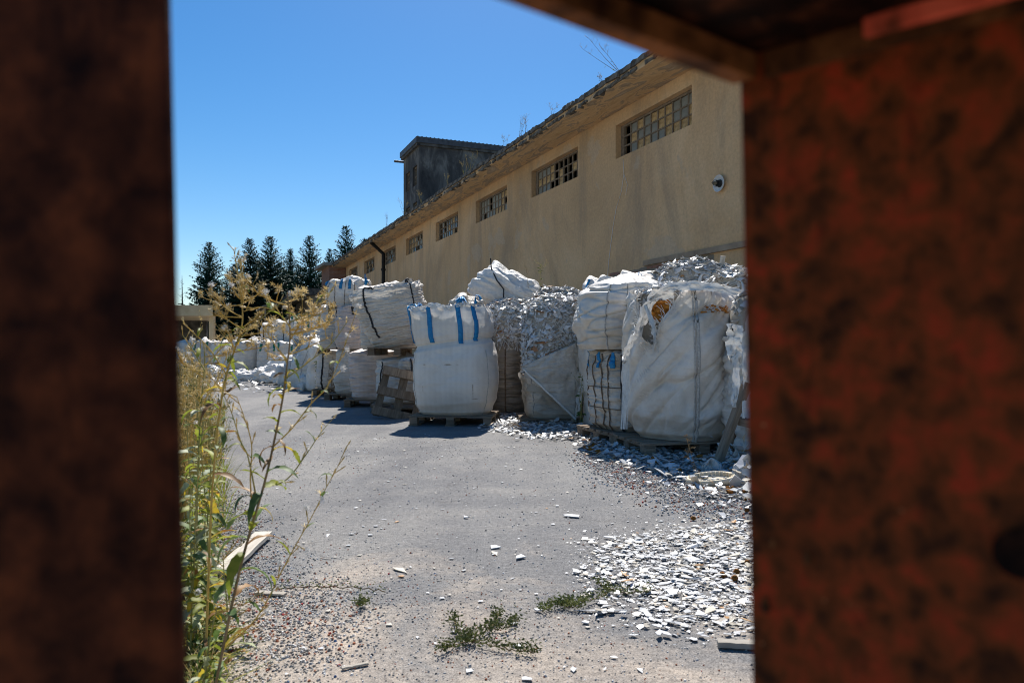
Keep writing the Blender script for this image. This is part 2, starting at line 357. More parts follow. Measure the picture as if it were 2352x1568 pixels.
# ------------------------------------------------------------------ warehouse (local x runs towards the lens along the wall, local y into the building)
TH = math.atan(706/F); dW = Vector((-math.sin(TH), math.cos(TH), 0)); nW = Vector((math.cos(TH), math.sin(TH), 0)); D0 = 10.0
S0 = 30.0
bld = thing('warehouse', 'long tan plastered warehouse with a row of high barred windows', 'building', tuple(nW*D0+dW*S0), math.atan2(-dW.y, -dW.x))
def LX(s): return S0-s
def voxel_slab(xs, zs, solid, y0, y1):
    m = MB(); nx, nzz = len(xs)-1, len(zs)-1
    s = lambda i, k: 0 <= i < nx and 0 <= k < nzz and solid(i, k)
    for i in range(nx):
        for k in range(nzz):
            if not s(i, k): continue
            a, b, c, d = xs[i], xs[i+1], zs[k], zs[k+1]
            m.add([(a, y0, c), (b, y0, c), (b, y0, d), (a, y0, d)], [(0, 1, 2, 3)])
            m.add([(a, y1, c), (b, y1, c), (b, y1, d), (a, y1, d)], [(3, 2, 1, 0)])
            if not s(i-1, k): m.add([(a, y0, c), (a, y0, d), (a, y1, d), (a, y1, c)], [(0, 1, 2, 3)])
            if not s(i+1, k): m.add([(b, y0, c), (b, y1, c), (b, y1, d), (b, y0, d)], [(0, 1, 2, 3)])
            if not s(i, k-1): m.add([(a, y0, c), (a, y1, c), (b, y1, c), (b, y0, c)], [(0, 1, 2, 3)])
            if not s(i, k+1): m.add([(a, y0, d), (b, y0, d), (b, y1, d), (a, y1, d)], [(0, 1, 2, 3)])
    return m
WIN = [13.66, 19.1, 24.55, 30.1, 35.65, 41.3, 46.95, 52.6]; WW = 3.3
ZB, ZT, ZS = 5.98, 6.86, 7.20
sb = [4.0]
for s0 in WIN: sb += [s0, s0+WW]
sb.append(57.2)
xs = sorted(LX(s) for s in sb); zs = [0, ZB, ZT, ZS]
voxel_slab(xs, zs, lambda i, k: not (k == 1 and i % 2 == 1), 0, .35).part('wall', MAT['plaster'], bld)
m = MB(); x0, x1 = LX(57.2), LX(4.0)
m.box(x0, x0+.3, .351, 15, 0, ZS); m.box(x1-.3, x1, .351, 15, 0, ZS); m.box(x0+.3, x1-.3, 14.7, 15, 0, ZS)
m.part('rear_wall', MAT['plaster'], bld)
# eave slab with an uneven broken front edge
V, Fc = [], []; N = 260
for i in range(N+1):
    x = x0-.6+(x1-x0+1.2)*i/N; e = -1.0+.05*nz(x*1.1, 0, 0)+.03*nz(x*5, 2, 0); t = .015*nz(x*3, 5, 0)
    V += [(x, e, ZS+.05+t), (x, e-.01, ZS+.22+t), (x, .4, ZS+.30), (x, .4, ZS+.002), (x, -.5, ZS+.002+.03*nz(x*.8, 9, 0))]
for i in range(N):
    a, b = i*5, i*5+5
    for j in range(5): Fc.append((a+j, a+(j+1) % 5, b+(j+1) % 5, b+j))
part('eave_slab', V, Fc, MAT['soffit_plaster'], bld, smooth=False)
roof = part('roof', [(x0-.6, -.7, ZS+.30), (x1+.6, -.7, ZS+.30), (x1+.6, 15.6, ZS+.75), (x0-.6, 15.6, ZS+.75), (x0-.6, -.7, ZS+.24), (x1+.6, -.7, ZS+.24), (x1+.6, 15.6, ZS+.3), (x0-.6, 15.6, ZS+.3)],
            [(0, 1, 2, 3), (4, 7, 6, 5), (0, 4, 5, 1), (1, 5, 6, 2), (2, 6, 7, 3), (3, 7, 4, 0)], MAT['roof_tar'], bld)
cop = []
for k in range(6):
    mm = MB(); r0 = random.Random(k)
    n_ = 5; Vv = []
    for i in range(n_+1):
        x = -.27+.54*i/n_
        Vv += [(x, -.07+r0.uniform(-.018, .015), r0.uniform(-.04, -.01)), (x, -.06+r0.uniform(-.02, .02), .10+r0.uniform(-.008, .012)), (x, .30, .13), (x, .30, 0)]
    mm.V = Vv
    for i in range(n_):
        a, b = i*4, i*4+4
        for j in range(4): mm.F.append((a+j, b+j, b+(j+1) % 4, a+(j+1) % 4))
    mm.F += [(0, 1, 2, 3), tuple(n_*4+j for j in (3, 2, 1, 0))]
    cop.append(mdata('coping_tile', mm.V, mm.F, MAT['moss_coping']))
x = x0-.4; i = 0
while x < x1+.3:
    o = link('coping_tile', cop[rng.randrange(6)], roof, (x, -1.0+rng.uniform(-.03, .03), ZS+.205+rng.uniform(-.008, .012)), (rng.uniform(-.05, .05), rng.uniform(-.03, .03), rng.uniform(-.04, .04)))
    x += .56+rng.uniform(-.015, .04); i += 1
# hanging broken plaster lumps below the edge
m = MB()
for i in range(300):
    x = rng.uniform(x0, x1); a = rng.uniform(.04, .22); m.box(x-a, x+a, -1.035, -.95+rng.uniform(0, .05), ZS+.07-rng.random()**2*.045, ZS+.13, jit=.025)
m.part('broken_edge', MAT['moss_coping'], bld, kind='stuff')
# windows
pane_me = {}
def pane(kind, wd, h):
    k = (kind, round(wd, 3), round(h, 3))
    if k not in pane_me:
        b = MB().box(-wd/2, wd/2, -.004, .004, -h/2, h/2); pane_me[k] = mdata('pane', b.V, b.F, MAT[kind])
    return pane_me[k]
NC, NR = 10, 3
r1 = random.Random(5)
for wi, s0 in enumerate(WIN):
    xa, xb = LX(s0+WW)+.003, LX(s0)-.003; za, zb = ZB+.003, ZT-.003
    m = MB(); yf = .16; fr = .06
    m.box(xa, xb, yf, yf+.07, za, za+fr); m.box(xa, xb, yf, yf+.07, zb-fr, zb)
    m.box(xa, xa+.16, yf, yf+.07, za+fr, zb-fr); m.box(xb-fr, xb, yf, yf+.07, za+fr, zb-fr)
    ia, ib = xa+.16, xb-fr; cw = (ib-ia)/NC; rh = (zb-za-2*fr)/NR
    for c in range(1, NC): m.box(ia+c*cw-.022, ia+c*cw+.022, yf+.012, yf+.06, za+fr, zb-fr)
    for r_ in range(1, NR): m.box(ia, ib, yf+.008, yf+.052, za+fr+r_*rh-.018, za+fr+r_*rh+.018)
    wn = m.part('window', MAT['frame_paint'], bld)
    for c in range(NC):
        for r_ in range(NR):
            q = r1.random()
            if wi in (0, 3) and c in (0, 1) and wi+c < 4 and not (wi == 0 and c == 1): continue
            if wi == 1:
                kind = None if 3 <= c <= 8 and q < .75 else ('pane_frost' if q < .6 else 'pane_amber')
            elif wi == 0: kind = 'pane_amber' if q < .55 else 'pane_frost'
            elif wi == 2: kind = 'pane_amber' if q < .4 else ('pane_frost' if q < .85 else None)
            else: kind = [None, 'pane_dirty', 'pane_frost', 'pane_amber'][min(3, int(q*4.2)) if q < .95 else 1]
            if kind is None: continue
            link('pane', pane(kind, cw-.045, rh-.037), wn, (ia+(c+.5)*cw, yf+.035, za+fr+(r_+.5)*rh), (r1.uniform(-.03, .03), 0, r1.uniform(-.03, .03)))
# ledge and patch of bared brick low on the wall
def wall_uv(u, v):
    Y = 1840.7*D0/(u-470); s = (Y-.3835*D0)/.9235; return LX(s), Zv(v, Y)
lx0, lz0 = wall_uv(1482, 606); lx1, lz1 = wall_uv(1712, 558)
MB().box(lx0, lx1+2, -.07, -.002, lz0-.05, lz0+.07).part('ledge', MAT['concrete_grey'], bld)
m = MB(); pa, _ = wall_uv(1392, 640); pb, _ = wall_uv(1640, 600)
V = []; n_ = 60
for i in range(n_+1):
    x = pa+(pb-pa)*i/n_; V += [(x, -.004, lz0-.36+.07*nz(x*3, 0, 1)), (x, -.004, lz0-.055-.28*max(0, (lx0-x)/(lx0-pa))**.5*.3+.03*nz(x*4, 7, 0))]
    if i: m.F.append((2*i-2, 2*i, 2*i+1, 2*i-1))
m.V = V; plp = m.part('bared_patch', MAT['mortar'], bld)
bm_ = MB().box(-.12, .12, -.012, .004, -.03, .03, jit=.006); bme = mdata('brick', bm_.V, bm_.F, MAT['brick_piece'])
for row in range(4):
    x = pa+.2+(.13 if row % 2 else 0)
    while x < pb-.2:
        if rng.random() < .5: link('brick', bme, plp, (x, -.003, lz0-.30+row*.072-.02), (0, rng.uniform(-.04, .04), 0))
        x += .26
ww = thing('wall_wire', 'thin pale wire hanging down the wall from the nearest window', 'wire', (0, 0, 0))
def wpt(u, v, off=.012):
    Y = 1840.7*D0/(u-470); s = (Y-.3835*D0)/.9235; q_ = nW*(D0-off)+dW*s; return (q_.x, q_.y, Zv(v, Y))
MB().tube([wpt(*a) for a in ((1432, 366), (1434, 400), (1428, 440), (1416, 480), (1409, 520), (1404, 560), (1399, 600), (1396, 640))], .008, 5).part('wire_run', MAT['strap_white'], ww)
MB().tube([wpt(*a) for a in ((1434, 400), (1442, 425), (1438, 448))], .006, 5).part('wire_end', MAT['strap_white'], ww)
# tower on the building
tw = thing('stair_tower', 'soot blackened tower rising behind the warehouse roof', 'tower', tuple(nW*11+dW*((1840.7*11/(963-470)-.3835*11)/.9235)), math.atan2(-dW.y, -dW.x))
TWL, TWD, THh = 3.5, 9.0, 12.25
wz = [(8.9, 10.0), (10.5, 11.4)]
m = voxel_slab([-TWL, -2.95, -2.05, -1.35, -.45, 0], [6, 8.2, 9.25, 10.2, 11.3, THh], lambda i, k: not (i in (1, 3) and k in (1, 3)), 0, .3)
m.box(-.3, 0, .301, TWD, 6, THh-.002); m.box(-TWL, -.301, TWD-.3, TWD, 6, THh-.004); m.box(-TWL, -TWL+.3, .301, TWD-.301, 6, THh-.006)
m.part('wall', MAT['sooty_render'], tw)
for xa in (-2.95, -1.35):
    for za, zb in ((8.2, 9.25), (10.2, 11.3)):
        m = MB(); m.box(xa+.003, xa+.897, .1, .16, za+.003, za+.07); m.box(xa+.003, xa+.897, .1, .16, zb-.07, zb-.003)
        for k in range(4): m.box(xa+.003+k*.28, xa+.06+k*.28, .1, .16, za+.07, zb-.07)
        m.box(xa+.06, xa+.84, .11, .15, (za+zb)/2-.03, (za+zb)/2+.03)
        wn = m.part('window', MAT['frame_paint'], tw)
        for k in range(3): link('pane', pane('pane_dirty', .215, .86), wn, (xa+.175+k*.28, .13, (za+zb)/2))
rf = MB().box(-TWL-.1, .10, -.14, TWD+.1, THh, THh+.14).part('roof', MAT['concrete_dark'], tw)
MB().box(-TWL-.14, .15, -.2, TWD+.15, THh+.141, THh+.46).part('fascia', MAT['sheet_metal'], rf)
m = MB()
for k in range(40): m.box(.05, .17, -.15+k*.24, -.09+k*.24, THh+.461, THh+.485)
m.part('roof_rib', MAT['sheet_metal'], rf, kind='stuff')
MB().tube([(-TWL-.5, -.45, THh+.02), (-TWL-.5, .8, THh+.02)], .07, 8).part('gutter', MAT['sheet_metal'], tw)
# downpipe
u_, s_ = 889, (1840.7*D0/(889-470)-.3835*D0)/.9235
b0 = nW*(D0-.22)+dW*s_
dp = thing('downpipe', 'black cast iron downpipe running down the warehouse wall', 'pipe', tuple(b0))
MB().tube([(0, 0, 0), (.02, 0, 2.5), (.0, 0, 5), (0, 0, 6.6), tuple(-nW*.75+Vector((0, 0, 7.25)))], .11, 10).part('pipe', MAT['pipe_black'], dp, True)
for z in (1.2, 3.4, 5.6):
    MB().tube([(0, 0, z), (0, 0, z+.12)], .14, 10).part('joint', MAT['pipe_black'], dp, True)
# wall lamp
Yl = 1840.7*D0/(1657-470); sL = (Yl-.3835*D0)/.9235
wl = thing('wall_lamp', 'round white enamel lamp dish with bare bulb on the tan wall', 'lamp', tuple(nW*D0+dW*sL+Vector((0, 0, Zv(422, Yl)))), math.atan2(-dW.y, -dW.x))
prof = [(0, -.02), (.05, -.02), (.16, -.05), (.178, -.085), (.165, -.085), (.15, -.06), (.06, -.035), (.0, -.035)]
m = MB(); n_ = 24
for r_, y in prof: m.V += [(r_*math.cos(2*math.pi*j/n_), y, r_*math.sin(2*math.pi*j/n_)) for j in range(n_)]
for i in range(len(prof)-1):
    for j in range(n_): m.F.append((i*n_+j, i*n_+(j+1) % n_, (i+1)*n_+(j+1) % n_, (i+1)*n_+j))
m.part('reflector', MAT['enamel'], wl, True)
MB().tube([(0, 0, 0), (0, -.036, 0), (0, -.13, 0)], [.085, .085, .06], 14).part('socket', MAT['enamel_dark'], wl, True)
MB().tube([(0, -.13, 0), (0, -.15, 0), (0, -.19, 0), (0, -.215, 0)], [.03, .045, .045, .015], 12).part('bulb', MAT['pane_frost'], wl, True)
m = MB()
for k in range(4):
    a = k*math.pi/2; m.tube([(.06*math.cos(a), -.08, .06*math.sin(a)), (.075*math.cos(a), -.17, .075*math.sin(a)), (0, -.25, 0)], .004, 5)
m.part('guard', MAT['enamel_dark'], wl)

# annex at the far end
ax = thing('annex', 'low run down annex with sagging canopies at the far end of the warehouse', 'building', tuple(nW*D0+dW*57.4), math.atan2(-dW.y, -dW.x))
MB().box(-12, -.1, -2.6, 6, 0, 5.0).part('wall', MAT['far_wall'], ax)
MB().box(-12.3, .6, -3.6, 6.2, 5.003, 5.5).part('roof', MAT['concrete_dark'], ax)
for k in range(4):
    wn = MB().box(-2.6-2.6*k, -1.2-2.6*k, -2.66, -2.602, 1.4, 3.0).part('window', MAT['frame_paint'], ax)
    link('pane', pane('pane_dirty', 1.2, 1.4), wn, (-1.9-2.6*k, -2.67, 2.2))
for k, (za, zb, ya, xr) in enumerate(((4.85, 4.1, -6.0, (-9, -.5)), (3.7, 3.0, -5.6, (-11, -2)))):
    m = MB(); mn = 14
    for i in range(mn+1):
        x_ = xr[0]+(xr[1]-xr[0])*i/mn; sag = .12*nz(i*.6, k, 0)
        m.V += [(x_, -2.603, za), (x_, -2.603, za+.08), (x_, ya, zb+sag), (x_, ya, zb+.08+sag)]
        if i:
            a, b = (i-1)*4, i*4; m.F += [(a, b, b+2, a+2), (a+1, a+3, b+3, b+1), (a+2, b+2, b+3, a+3), (a, a+1, b+1, b)]
    m.F += [(0, 2, 3, 1), tuple(mn*4+j for j in (0, 1, 3, 2))]
    cn = m.part('canopy', MAT['awning_sheet'], ax)
    for x_ in (xr[0]+.3, (xr[0]+xr[1])/2, xr[1]-.3): MB().tube([(x_, ya+.2, 0), (x_, ya+.2, zb+.02)], .06, 6).part('post', MAT['concrete_grey'], cn)
bs = MB().box(-4.2, -.3, -1.2, 3, 5.502, 7.35).part('brick_stack', MAT['brick_far'], ax)
MB().box(-4.6, .1, -1.7, 3.4, 7.353, 7.62, jit=.05).part('tile_cap', MAT['awning_sheet'], bs)

# shed on the far left
sx, sy = X(490, 28.0), 28.0
sh = thing('open_shed', 'pale open fronted shed roof on white posts at far left', 'shed', (sx, sy, 0))
xr_ = X(487, 33)-sx; part('roof', [(x_, y_, z_) for z_ in (2.22, 2.62) for x_, y_ in ((-9, -.3), (.1, -.3), (xr_, 5), (-12, 5))], [(3, 2, 1, 0), (4, 5, 6, 7), (0, 1, 5, 4), (1, 2, 6, 5), (2, 3, 7, 6), (3, 0, 4, 7)], MAT['shed_white'], sh)
for k in range(4): MB().box(-.17-2.8*k, 0.0-2.8*k, 0, .2, 0, 2.22).part('post', MAT['shed_white'], sh)
MB().box(-12, xr_-.1, 4.6, 4.8, 0, 2.22).part('rear_wall', MAT['concrete_dark'], sh)

# ------------------------------------------------------------------ spruces
def spruce_mesh(seed, H=10.0, Rr=3.0, dens=1.0):
    r = random.Random(seed); V, Fc = [], []
    z = H*.10
    def tuft(p, d, L, wdt):
        side = Vector((-d.y, d.x, 0)); side = side.normalized() if side.length > 1e-6 else Vector((1, 0, 0))
        side = (side+Vector((r.uniform(-.4, .4), r.uniform(-.4, .4), r.uniform(-.7, .7)))).normalized()
        k = len(V); e = p+d*L
        V.extend([tuple(p-side*wdt*.3), tuple(p+side*wdt*.3), tuple(p+d*L*.5+side*wdt), tuple(e), tuple(p+d*L*.5-side*wdt)])
        Fc.append((k, k+1, k+2, k+3, k+4))
    while z < H*.985:
        f = z/H; Lm = Rr*(1-f)**.74*(.55+.45*min(1, (f-.05)/.2))+.05
        nb = max(5, int((14-7*f)*dens)); a0 = r.uniform(0, 6.28)
        for b in range(nb):
            if r.random() < .08: continue
            a = a0+6.28*b/nb+r.uniform(-.3, .3); L = Lm*r.uniform(.5, 1.15)*(1+.22*noise.noise(Vector((math.cos(a)+seed*3, math.sin(a), z*.7))))
            dirh = Vector((math.cos(a), math.sin(a), 0)); steps = max(3, int(L/.115))
            for s in range(1, steps+1):
                t = s/steps; dz = .25*(1-f)*L*(.25*t-.75*t*t)+.12*L*t**3+f*L*.45*t
                p = Vector((dirh.x*L*t, dirh.y*L*t, z+dz))
                for side in (-1, 1):
                    dd = (dirh*r.uniform(.4, 1.0)+Vector((-dirh.y, dirh.x, 0))*side*r.uniform(.3, 1.1)+Vector((0, 0, r.uniform(-.55, .25)))).normalized()
                    tuft(p, dd, r.uniform(.26, .50)*(1.12-.78*f), r.uniform(.055, .11)*(1.1-.6*f))
                if r.random() < .75: tuft(p, Vector((r.uniform(-.3, .3), r.uniform(-.3, .3), -1)).normalized(), r.uniform(.2, .42)*(1.1-.7*f), .08*(1.1-.6*f))
        z += r.uniform(.13, .22)*(1.15-.45*f)
    tuft(Vector((0, 0, H*.97)), Vector((0, 0, 1)), H*.035, .03)
    return mdata('crown', V, Fc, MAT['spruce_needles'])
def trunk_mesh(H=10.0):
    m = MB().tube([(0, 0, 0), (.03, .02, H*.3), (0, .03, H*.65), (0, 0, H*.985)], [.17, .13, .07, .012], 8); return mdata('trunk', m.V, m.F, MAT['bark'])
crowns = [spruce_mesh(1), spruce_mesh(2, Rr=2.7, dens=.9), spruce_mesh(3, Rr=3.2), spruce_mesh(4, Rr=2.6, dens=1.1), spruce_mesh(5, Rr=2.9, dens=.85)]; trk = trunk_mesh()
TREES = [(480, 555, 64, 1.0, 'broad dark spruce standing alone left of the others'), (574, 545, 66, 1.05, 'tall spruce second from the left in the row'),
         (620, 540, 70, .95, 'tall spruce with bare lower trunk in the middle of the row'), (667, 568, 74, .8, 'narrow shorter spruce between two taller ones'),
         (711, 538, 66, .95, 'tall dark spruce just left of the annex'), (757, 570, 80, .7, 'small distant spruce beside the brick stack'),
         (795, 516, 82, .95, 'spruce rising above the end of the warehouse eave'), (838, 545, 86, .8, 'spruce tip poking just over the eave line'),
         (596, 598, 82, 1.15, 'shorter spruce behind the gap between two tall ones'), (645, 600, 84, 1.2, 'low full spruce behind the middle of the row'),
         (538, 605, 85, 1.3, 'low spruce between the lone tree and the row'), (690, 612, 88, 1.25, 'low spruce behind the annex canopies'), (742, 612, 90, 1.1, 'low bushy spruce next to the brick stack')]
for i, (u, v, Y, wk, lab) in enumerate(TREES):
    H = Zv(v, Y); t = thing('spruce_tree', lab, 'tree', (X(u, Y), Y, 0), rng.uniform(0, 6), 'spruces behind the yard')
    t.scale = (wk*H/10, wk*H/10, H/10)
    link('trunk', trk, t); link('crown', crowns[i % 5], t)
H = Zv(632, 60); t = thing('dead_tree', 'bare dead conifer with thin stubs at far left', 'tree', (X(418, 60), 60, 0))
MB().tube([(0, 0, 0), (.04, 0, H*.5), (0, 0, H)], [.13, .08, .01], 6).part('trunk', MAT['bark'], t)
m = MB()
for k in range(46):
    z = H*(.35+.62*k/46); a = rng.uniform(0, 6.28); L = rng.uniform(.3, 1.0)*(1.1-z/H)
    m.tube([(0, 0, z), (L*.6*math.cos(a), L*.6*math.sin(a), z-.06), (L*math.cos(a), L*math.sin(a), z+rng.uniform(-.1, .12))], [.022, .014, .004], 4)
m.part('branches', MAT['bark'], t, kind='stuff')

# ------------------------------------------------------------------ shards
def shard_stuff(items, seed=1):
    """items: (pos, normal, size, tint, aspect)"""
    r = random.Random(seed); V, Fc, T = [], [], []
    for p, n, s, c, asp in items:
        n = n.normalized(); a = n.orthogonal().normalized(); a.rotate(Matrix.Rotation(r.uniform(0, 6.28), 3, n)); b = n.cross(a)
        k = len(V); nv = r.choice((4, 4, 5)); th = s*.5*r.uniform(.05, .12); bend = r.uniform(-.12, .12)*s
        for lay in (0, 1):
            for j in range(nv):
                q = 6.283*(j+.5*((j*7) % 3)/3)/nv; rr = s*.5*(.6+.4*((j*13+int(s*9973)) % 7)/6)
                x, y = rr*math.cos(q)*asp, rr*math.sin(q)/asp**.5
                V.append(tuple(p+a*x+b*y+n*(lay*th+bend*(x/s)**2*2))); T.append((*c, 1))
        Fc.append(tuple(k+j for j in range(nv))[::-1]); Fc.append(tuple(k+nv+j for j in range(nv)))
        for j in range(nv): Fc.append((k+j, k+(j+1) % nv, k+nv+(j+1) % nv, k+nv+j))
    return V, Fc, T
def tint_white(r, warm=.22):
    q = r.random()
    if q < .025: return (.42, .22, .08)
    if q < .025+warm: g = r.uniform(.34, .52); return (g, g*.90, g*.74)
    if q < .40+warm: g = r.uniform(.36, .52); return (g*.97, g*.99, g)
    g = r.uniform(.46, .60); return (g*.99, g*.99, g)
def tint_grey(r):
    q = r.random()
    if q < .03: return (.36, .17, .07)
    if q < .15: g = r.uniform(.26, .40); return (g, g*.94, g*.84)
    if q < .5: g = r.uniform(.48, .62); return (g, g*.97, g*.90)
    g = r.uniform(.62, .76); return (g, g*.99, g*.98)

# ------------------------------------------------------------------ bags
def interp(pr, t):
    if t <= pr[0][0]: return pr[0][1]
    for (t0, a), (t1, b) in zip(pr, pr[1:]):
        if t <= t1:
            q = (t-t0)/(t1-t0); q = q*q*(3-2*q); return a+(b-a)*q
    return pr[-1][1]
PROF = [(0, .88), (.06, .96), (.3, 1.0), (.7, .99), (1, .95)]
bag_seed = [0]
class Bag:
    def __init__(s, label, c, z0=0.0, rz=0, a=.5, b=.5, H=1.0, n=3.6, prof=PROF, rim=None, top='open', lean=(0, 0), leanp=1.4, wr=(.02, 9), bulge=.04,
                 mat='fabric_clean', res=(90, 60), group='big bulk bags piled along the warehouse', crumple=.04, topz=.06, tilt=None, diag=0, twist=0, folds=((6, 6, .020), (-25, 3.5, .018)), slant=0):
        bag_seed[0] += 7; s.sd = bag_seed[0]*1.37
        s.__dict__.update(a=a, b=b, H=H, n=n, prof=prof, rim=rim, lean=lean, leanp=leanp, wr=wr, bulge=bulge, res=res, crumple=crumple, topz=topz, diag=diag, twist=twist, folds=folds, slant=slant)
        s.t = thing('bulk_bag', label, 'bulk bag', (c[0], c[1], z0), rz, group)
        if tilt: s.t.rotation_euler = (tilt[0], tilt[1], rz)
        s.r = random.Random(bag_seed[0]); s.mat = MAT[mat]
        s.body(top)
    def base_r(s, th, tz):
        ct, st = math.cos(th), math.sin(th)
        if s.slant: tz = min(1, max(0, tz-s.slant*ct*math.sin(math.pi*min(1, max(0, tz)))))
        return interp(s.prof, tz)*(abs(ct/s.a)**s.n+abs(st/s.b)**s.n)**(-1/s.n)
    def bend(s, x, y, z):
        tz = max(0, z/s.H); k = tz**s.leanp
        if s.twist:
            q = s.twist*tz; x, y = x*math.cos(q)-y*math.sin(q), x*math.sin(q)+y*math.cos(q)
        return Vector((x+s.lean[0]*k, y+s.lean[1]*k, z))
    def S(s, th, t, off=0.0):
        rf = s.rim(th) if s.rim else 1.0
        z = s.H*t*rf; tz = z/s.H; ct, st = math.cos(th), math.sin(th); sd = s.sd
        r = s.base_r(th, tz); amp, kz = s.wr
        zz = z+s.diag*(ct*.3+st*.2)
        q1 = noise.noise(Vector((ct*1.5+sd, st*1.5, zz*kz))); q2 = noise.noise(Vector((ct*3.2+sd, st*3.2-sd, zz*kz*2.1)))
        w = -amp*(1.0-min(1, abs(q1)*3.2))-amp*.45*(1-min(1, abs(q2)*3.5))
        for al, fq, am in s.folds:
            ca, sa = math.cos(R(al)), math.sin(R(al)); pe = th*.5; lo, ac = pe*ca+z*sa, -pe*sa+z*ca
            if al and th < .5: pass
            v_ = noise.noise(Vector((ct*.8+lo*.35+sd, ac*fq+sd*2, st*.8)))
            w += am*(.8*v_-max(0, 1-abs(v_)*4.5)**2)
        w += s.bulge*noise.noise(Vector((ct*.9-sd, st*.9, z*1.6+sd)))
        w *= min(1, .25+tz*6)
        if t > .86:
            e = (t-.86)/.14
            w += e*s.crumple*noise.noise(Vector((ct*5+sd, st*5, z*4)))*1.6
            z += e*s.topz*(noise.noise(Vector((ct*2.2+sd, st*2.2, 3)))+.4*noise.noise(Vector((ct*6, st*6+sd, 5))))
        rr = r+w+off
        return s.bend(rr*ct, rr*st, z)
    def body(s, top):
        nu, nt_ = s.res; V, Fc = [], []
        ths = [2*math.pi*j/nu for j in range(nu)]
        V.append((0, 0, 0.004))
        for k in (.5, .9):
            for th in ths: r = s.base_r(th, 0)*k; V.append(tuple(s.bend(r*math.cos(th), r*math.sin(th), .002)))
        for i in range(nt_+1):
            for th in ths: V.append(tuple(s.S(th, i/nt_)))
        rows = 3+nt_
        if top == 'closed':
            for k in (.93, .8, .62, .42, .2, .06):
                for th in ths:
                    p = s.S(th, 1.0); c = s.bend(0, 0, s.H); q = c+(p-c)*k
                    q.z = p.z*k+s.H*(1-k)+.10*(1-k)*(1+.5*math.sin(th+s.sd))+s.topz*1.1*noise.noise(Vector((q.x*3.5+s.sd, q.y*3.5, k)))
                    V.append(tuple(q))
            rows += 6
        for j in range(nu): Fc.append((0, 1+(j+1) % nu, 1+j))
        for i in range(rows-1):
            for j in range(nu):
                a, b = 1+i*nu+j, 1+i*nu+(j+1) % nu; Fc.append((a, b, b+nu, a+nu))
        if top == 'closed':
            V.append(tuple(s.bend(0, 0, s.H+.1))); k = 1+(rows-1)*nu
            for j in range(nu): Fc.append((k+j, k+(j+1) % nu, len(V)-1))
        part('fabric_body', V, Fc, s.mat, s.t, True)
    def seam(s, deg, mat='seam_grey', rad=.008, t0=.0, t1=.98, n=50):
        m = MB(); m.tube([s.S(R(deg), t0+(t1-t0)*i/n, (.004 if n > 20 else .010)+.002*math.sin(i*2.1)) for i in range(n+1)], rad, 5); m.part('seam', MAT[mat], s.t, True); return s
    def strap(s, deg, mat, t0=.6, t1=.98, wd=.06, loop=None, knot=False, n=24):
        m = MB(); L = []
        for i in range(n+1):
            t = t0+(t1-t0)*i/n
            p = s.S(R(deg), t, .008); q = s.S(R(deg+4), t, .008); d = (q-p).normalized()
            L.append((p-d*wd/2, p+d*wd/2))
        if loop:
            h, reach, ret = loop       # height, sideways/inward reach, True to come back down
            p = (L[-1][0]+L[-1][1])/2; d = (L[-1][1]-L[-1][0]).normalized(); inw = (Vector((0, 0, p.z))-p); inw.z = 0; inw = inw.normalized() if inw.length else Vector((1, 0, 0))
            for i in range(1, 15):
                q = i/14*math.pi*(1.0 if ret else .6)
                c = p+Vector((0, 0, 1))*h*math.sin(q)+(d*reach*(1-math.cos(q))/2)+inw*.05*math.sin(q)
                L.append((c-d*wd*.4*abs(math.cos(q))-inw*wd*.3*math.sin(q), c+d*wd*.4*abs(math.cos(q))+inw*wd*.3*math.sin(q)))
        V = []; 
        for a, b in L: V += [tuple(a), tuple(b)]
        Fc = [(2*i, 2*i+1, 2*i+3, 2*i+2) for i in range(len(L)-1)]
        o = part('strap', V, Fc, MAT[mat], s.t, True)
        sm = o.modifiers.new('thick', 'SOLIDIFY'); sm.thickness = .005; sm.offset = 1
        if knot:
            p = (L[-1][0]+L[-1][1])/2; k = MB()
            for j in range(7):
                d = Vector((s.r.uniform(-1, 1), s.r.uniform(-1, 1), s.r.uniform(-.4, 1))).normalized()
                k.tube([p, p+d*.05+Vector((0, 0, .02)), p+d*.10-Vector((0, 0, .03))], [.02, .016, .006], 5)
            k.part('knot', MAT[mat], o, True)
        return s
    def loop(s, deg, deg2, mat, h=.12, rad=.016, t=.97):
        a, b = s.S(R(deg), t, .01), s.S(R(deg2), t, .01); pts = []
        for i in range(15):
            q = i/14; p = a.lerp(b, q); p.z += h*math.sin(math.pi*q)**.7; pts.append(p+Vector((0, 0, .01*math.sin(q*9))))
        m = MB().tube(pts, rad, 6); m.V = [(x, y, z) for x, y, z in m.V]; m.part('loop', MAT[mat], s.t, True); return s
    def core(s, ztop, zlow=.3, dome=.12, shrink=.965, n_sh=900, size=(.05, .12), tint=tint_grey, flat=.5, sector=None, seed=3):
        """exposed filling: a lump following the bag, covered by loose shards where the fabric is missing"""
        r = random.Random(seed+bag_seed[0]); nu = 40; V, Fc, T = [], [], []
        def cpt(th, q):          # q 0..1 side, 1..2 dome
            if q <= 1:
                tz = zlow+(ztop-zlow)*q; rr = s.base_r(th, min(1, tz))*shrink; k = 1.0; z = tz*s.H
            else:
                k = 1-(q-1); rr = s.base_r(th, min(1, ztop))*shrink*k; z = ztop*s.H+dome*(1-k*k)
            x, y = rr*math.cos(th), rr*math.sin(th)
            j = noise.noise(Vector((x*4+s.sd, y*4, z*4)))*.05
            return s.bend(x+j*math.cos(th), y+j*math.sin(th), z+j*.8)
        qs = [0, .25, .5, .75, 1, 1.2, 1.45, 1.7, 1.92]
        for q in qs:
            for j in range(nu): V.append(tuple(cpt(6.2832*j/nu, q))); T.append((.40, .37, .32, 1))
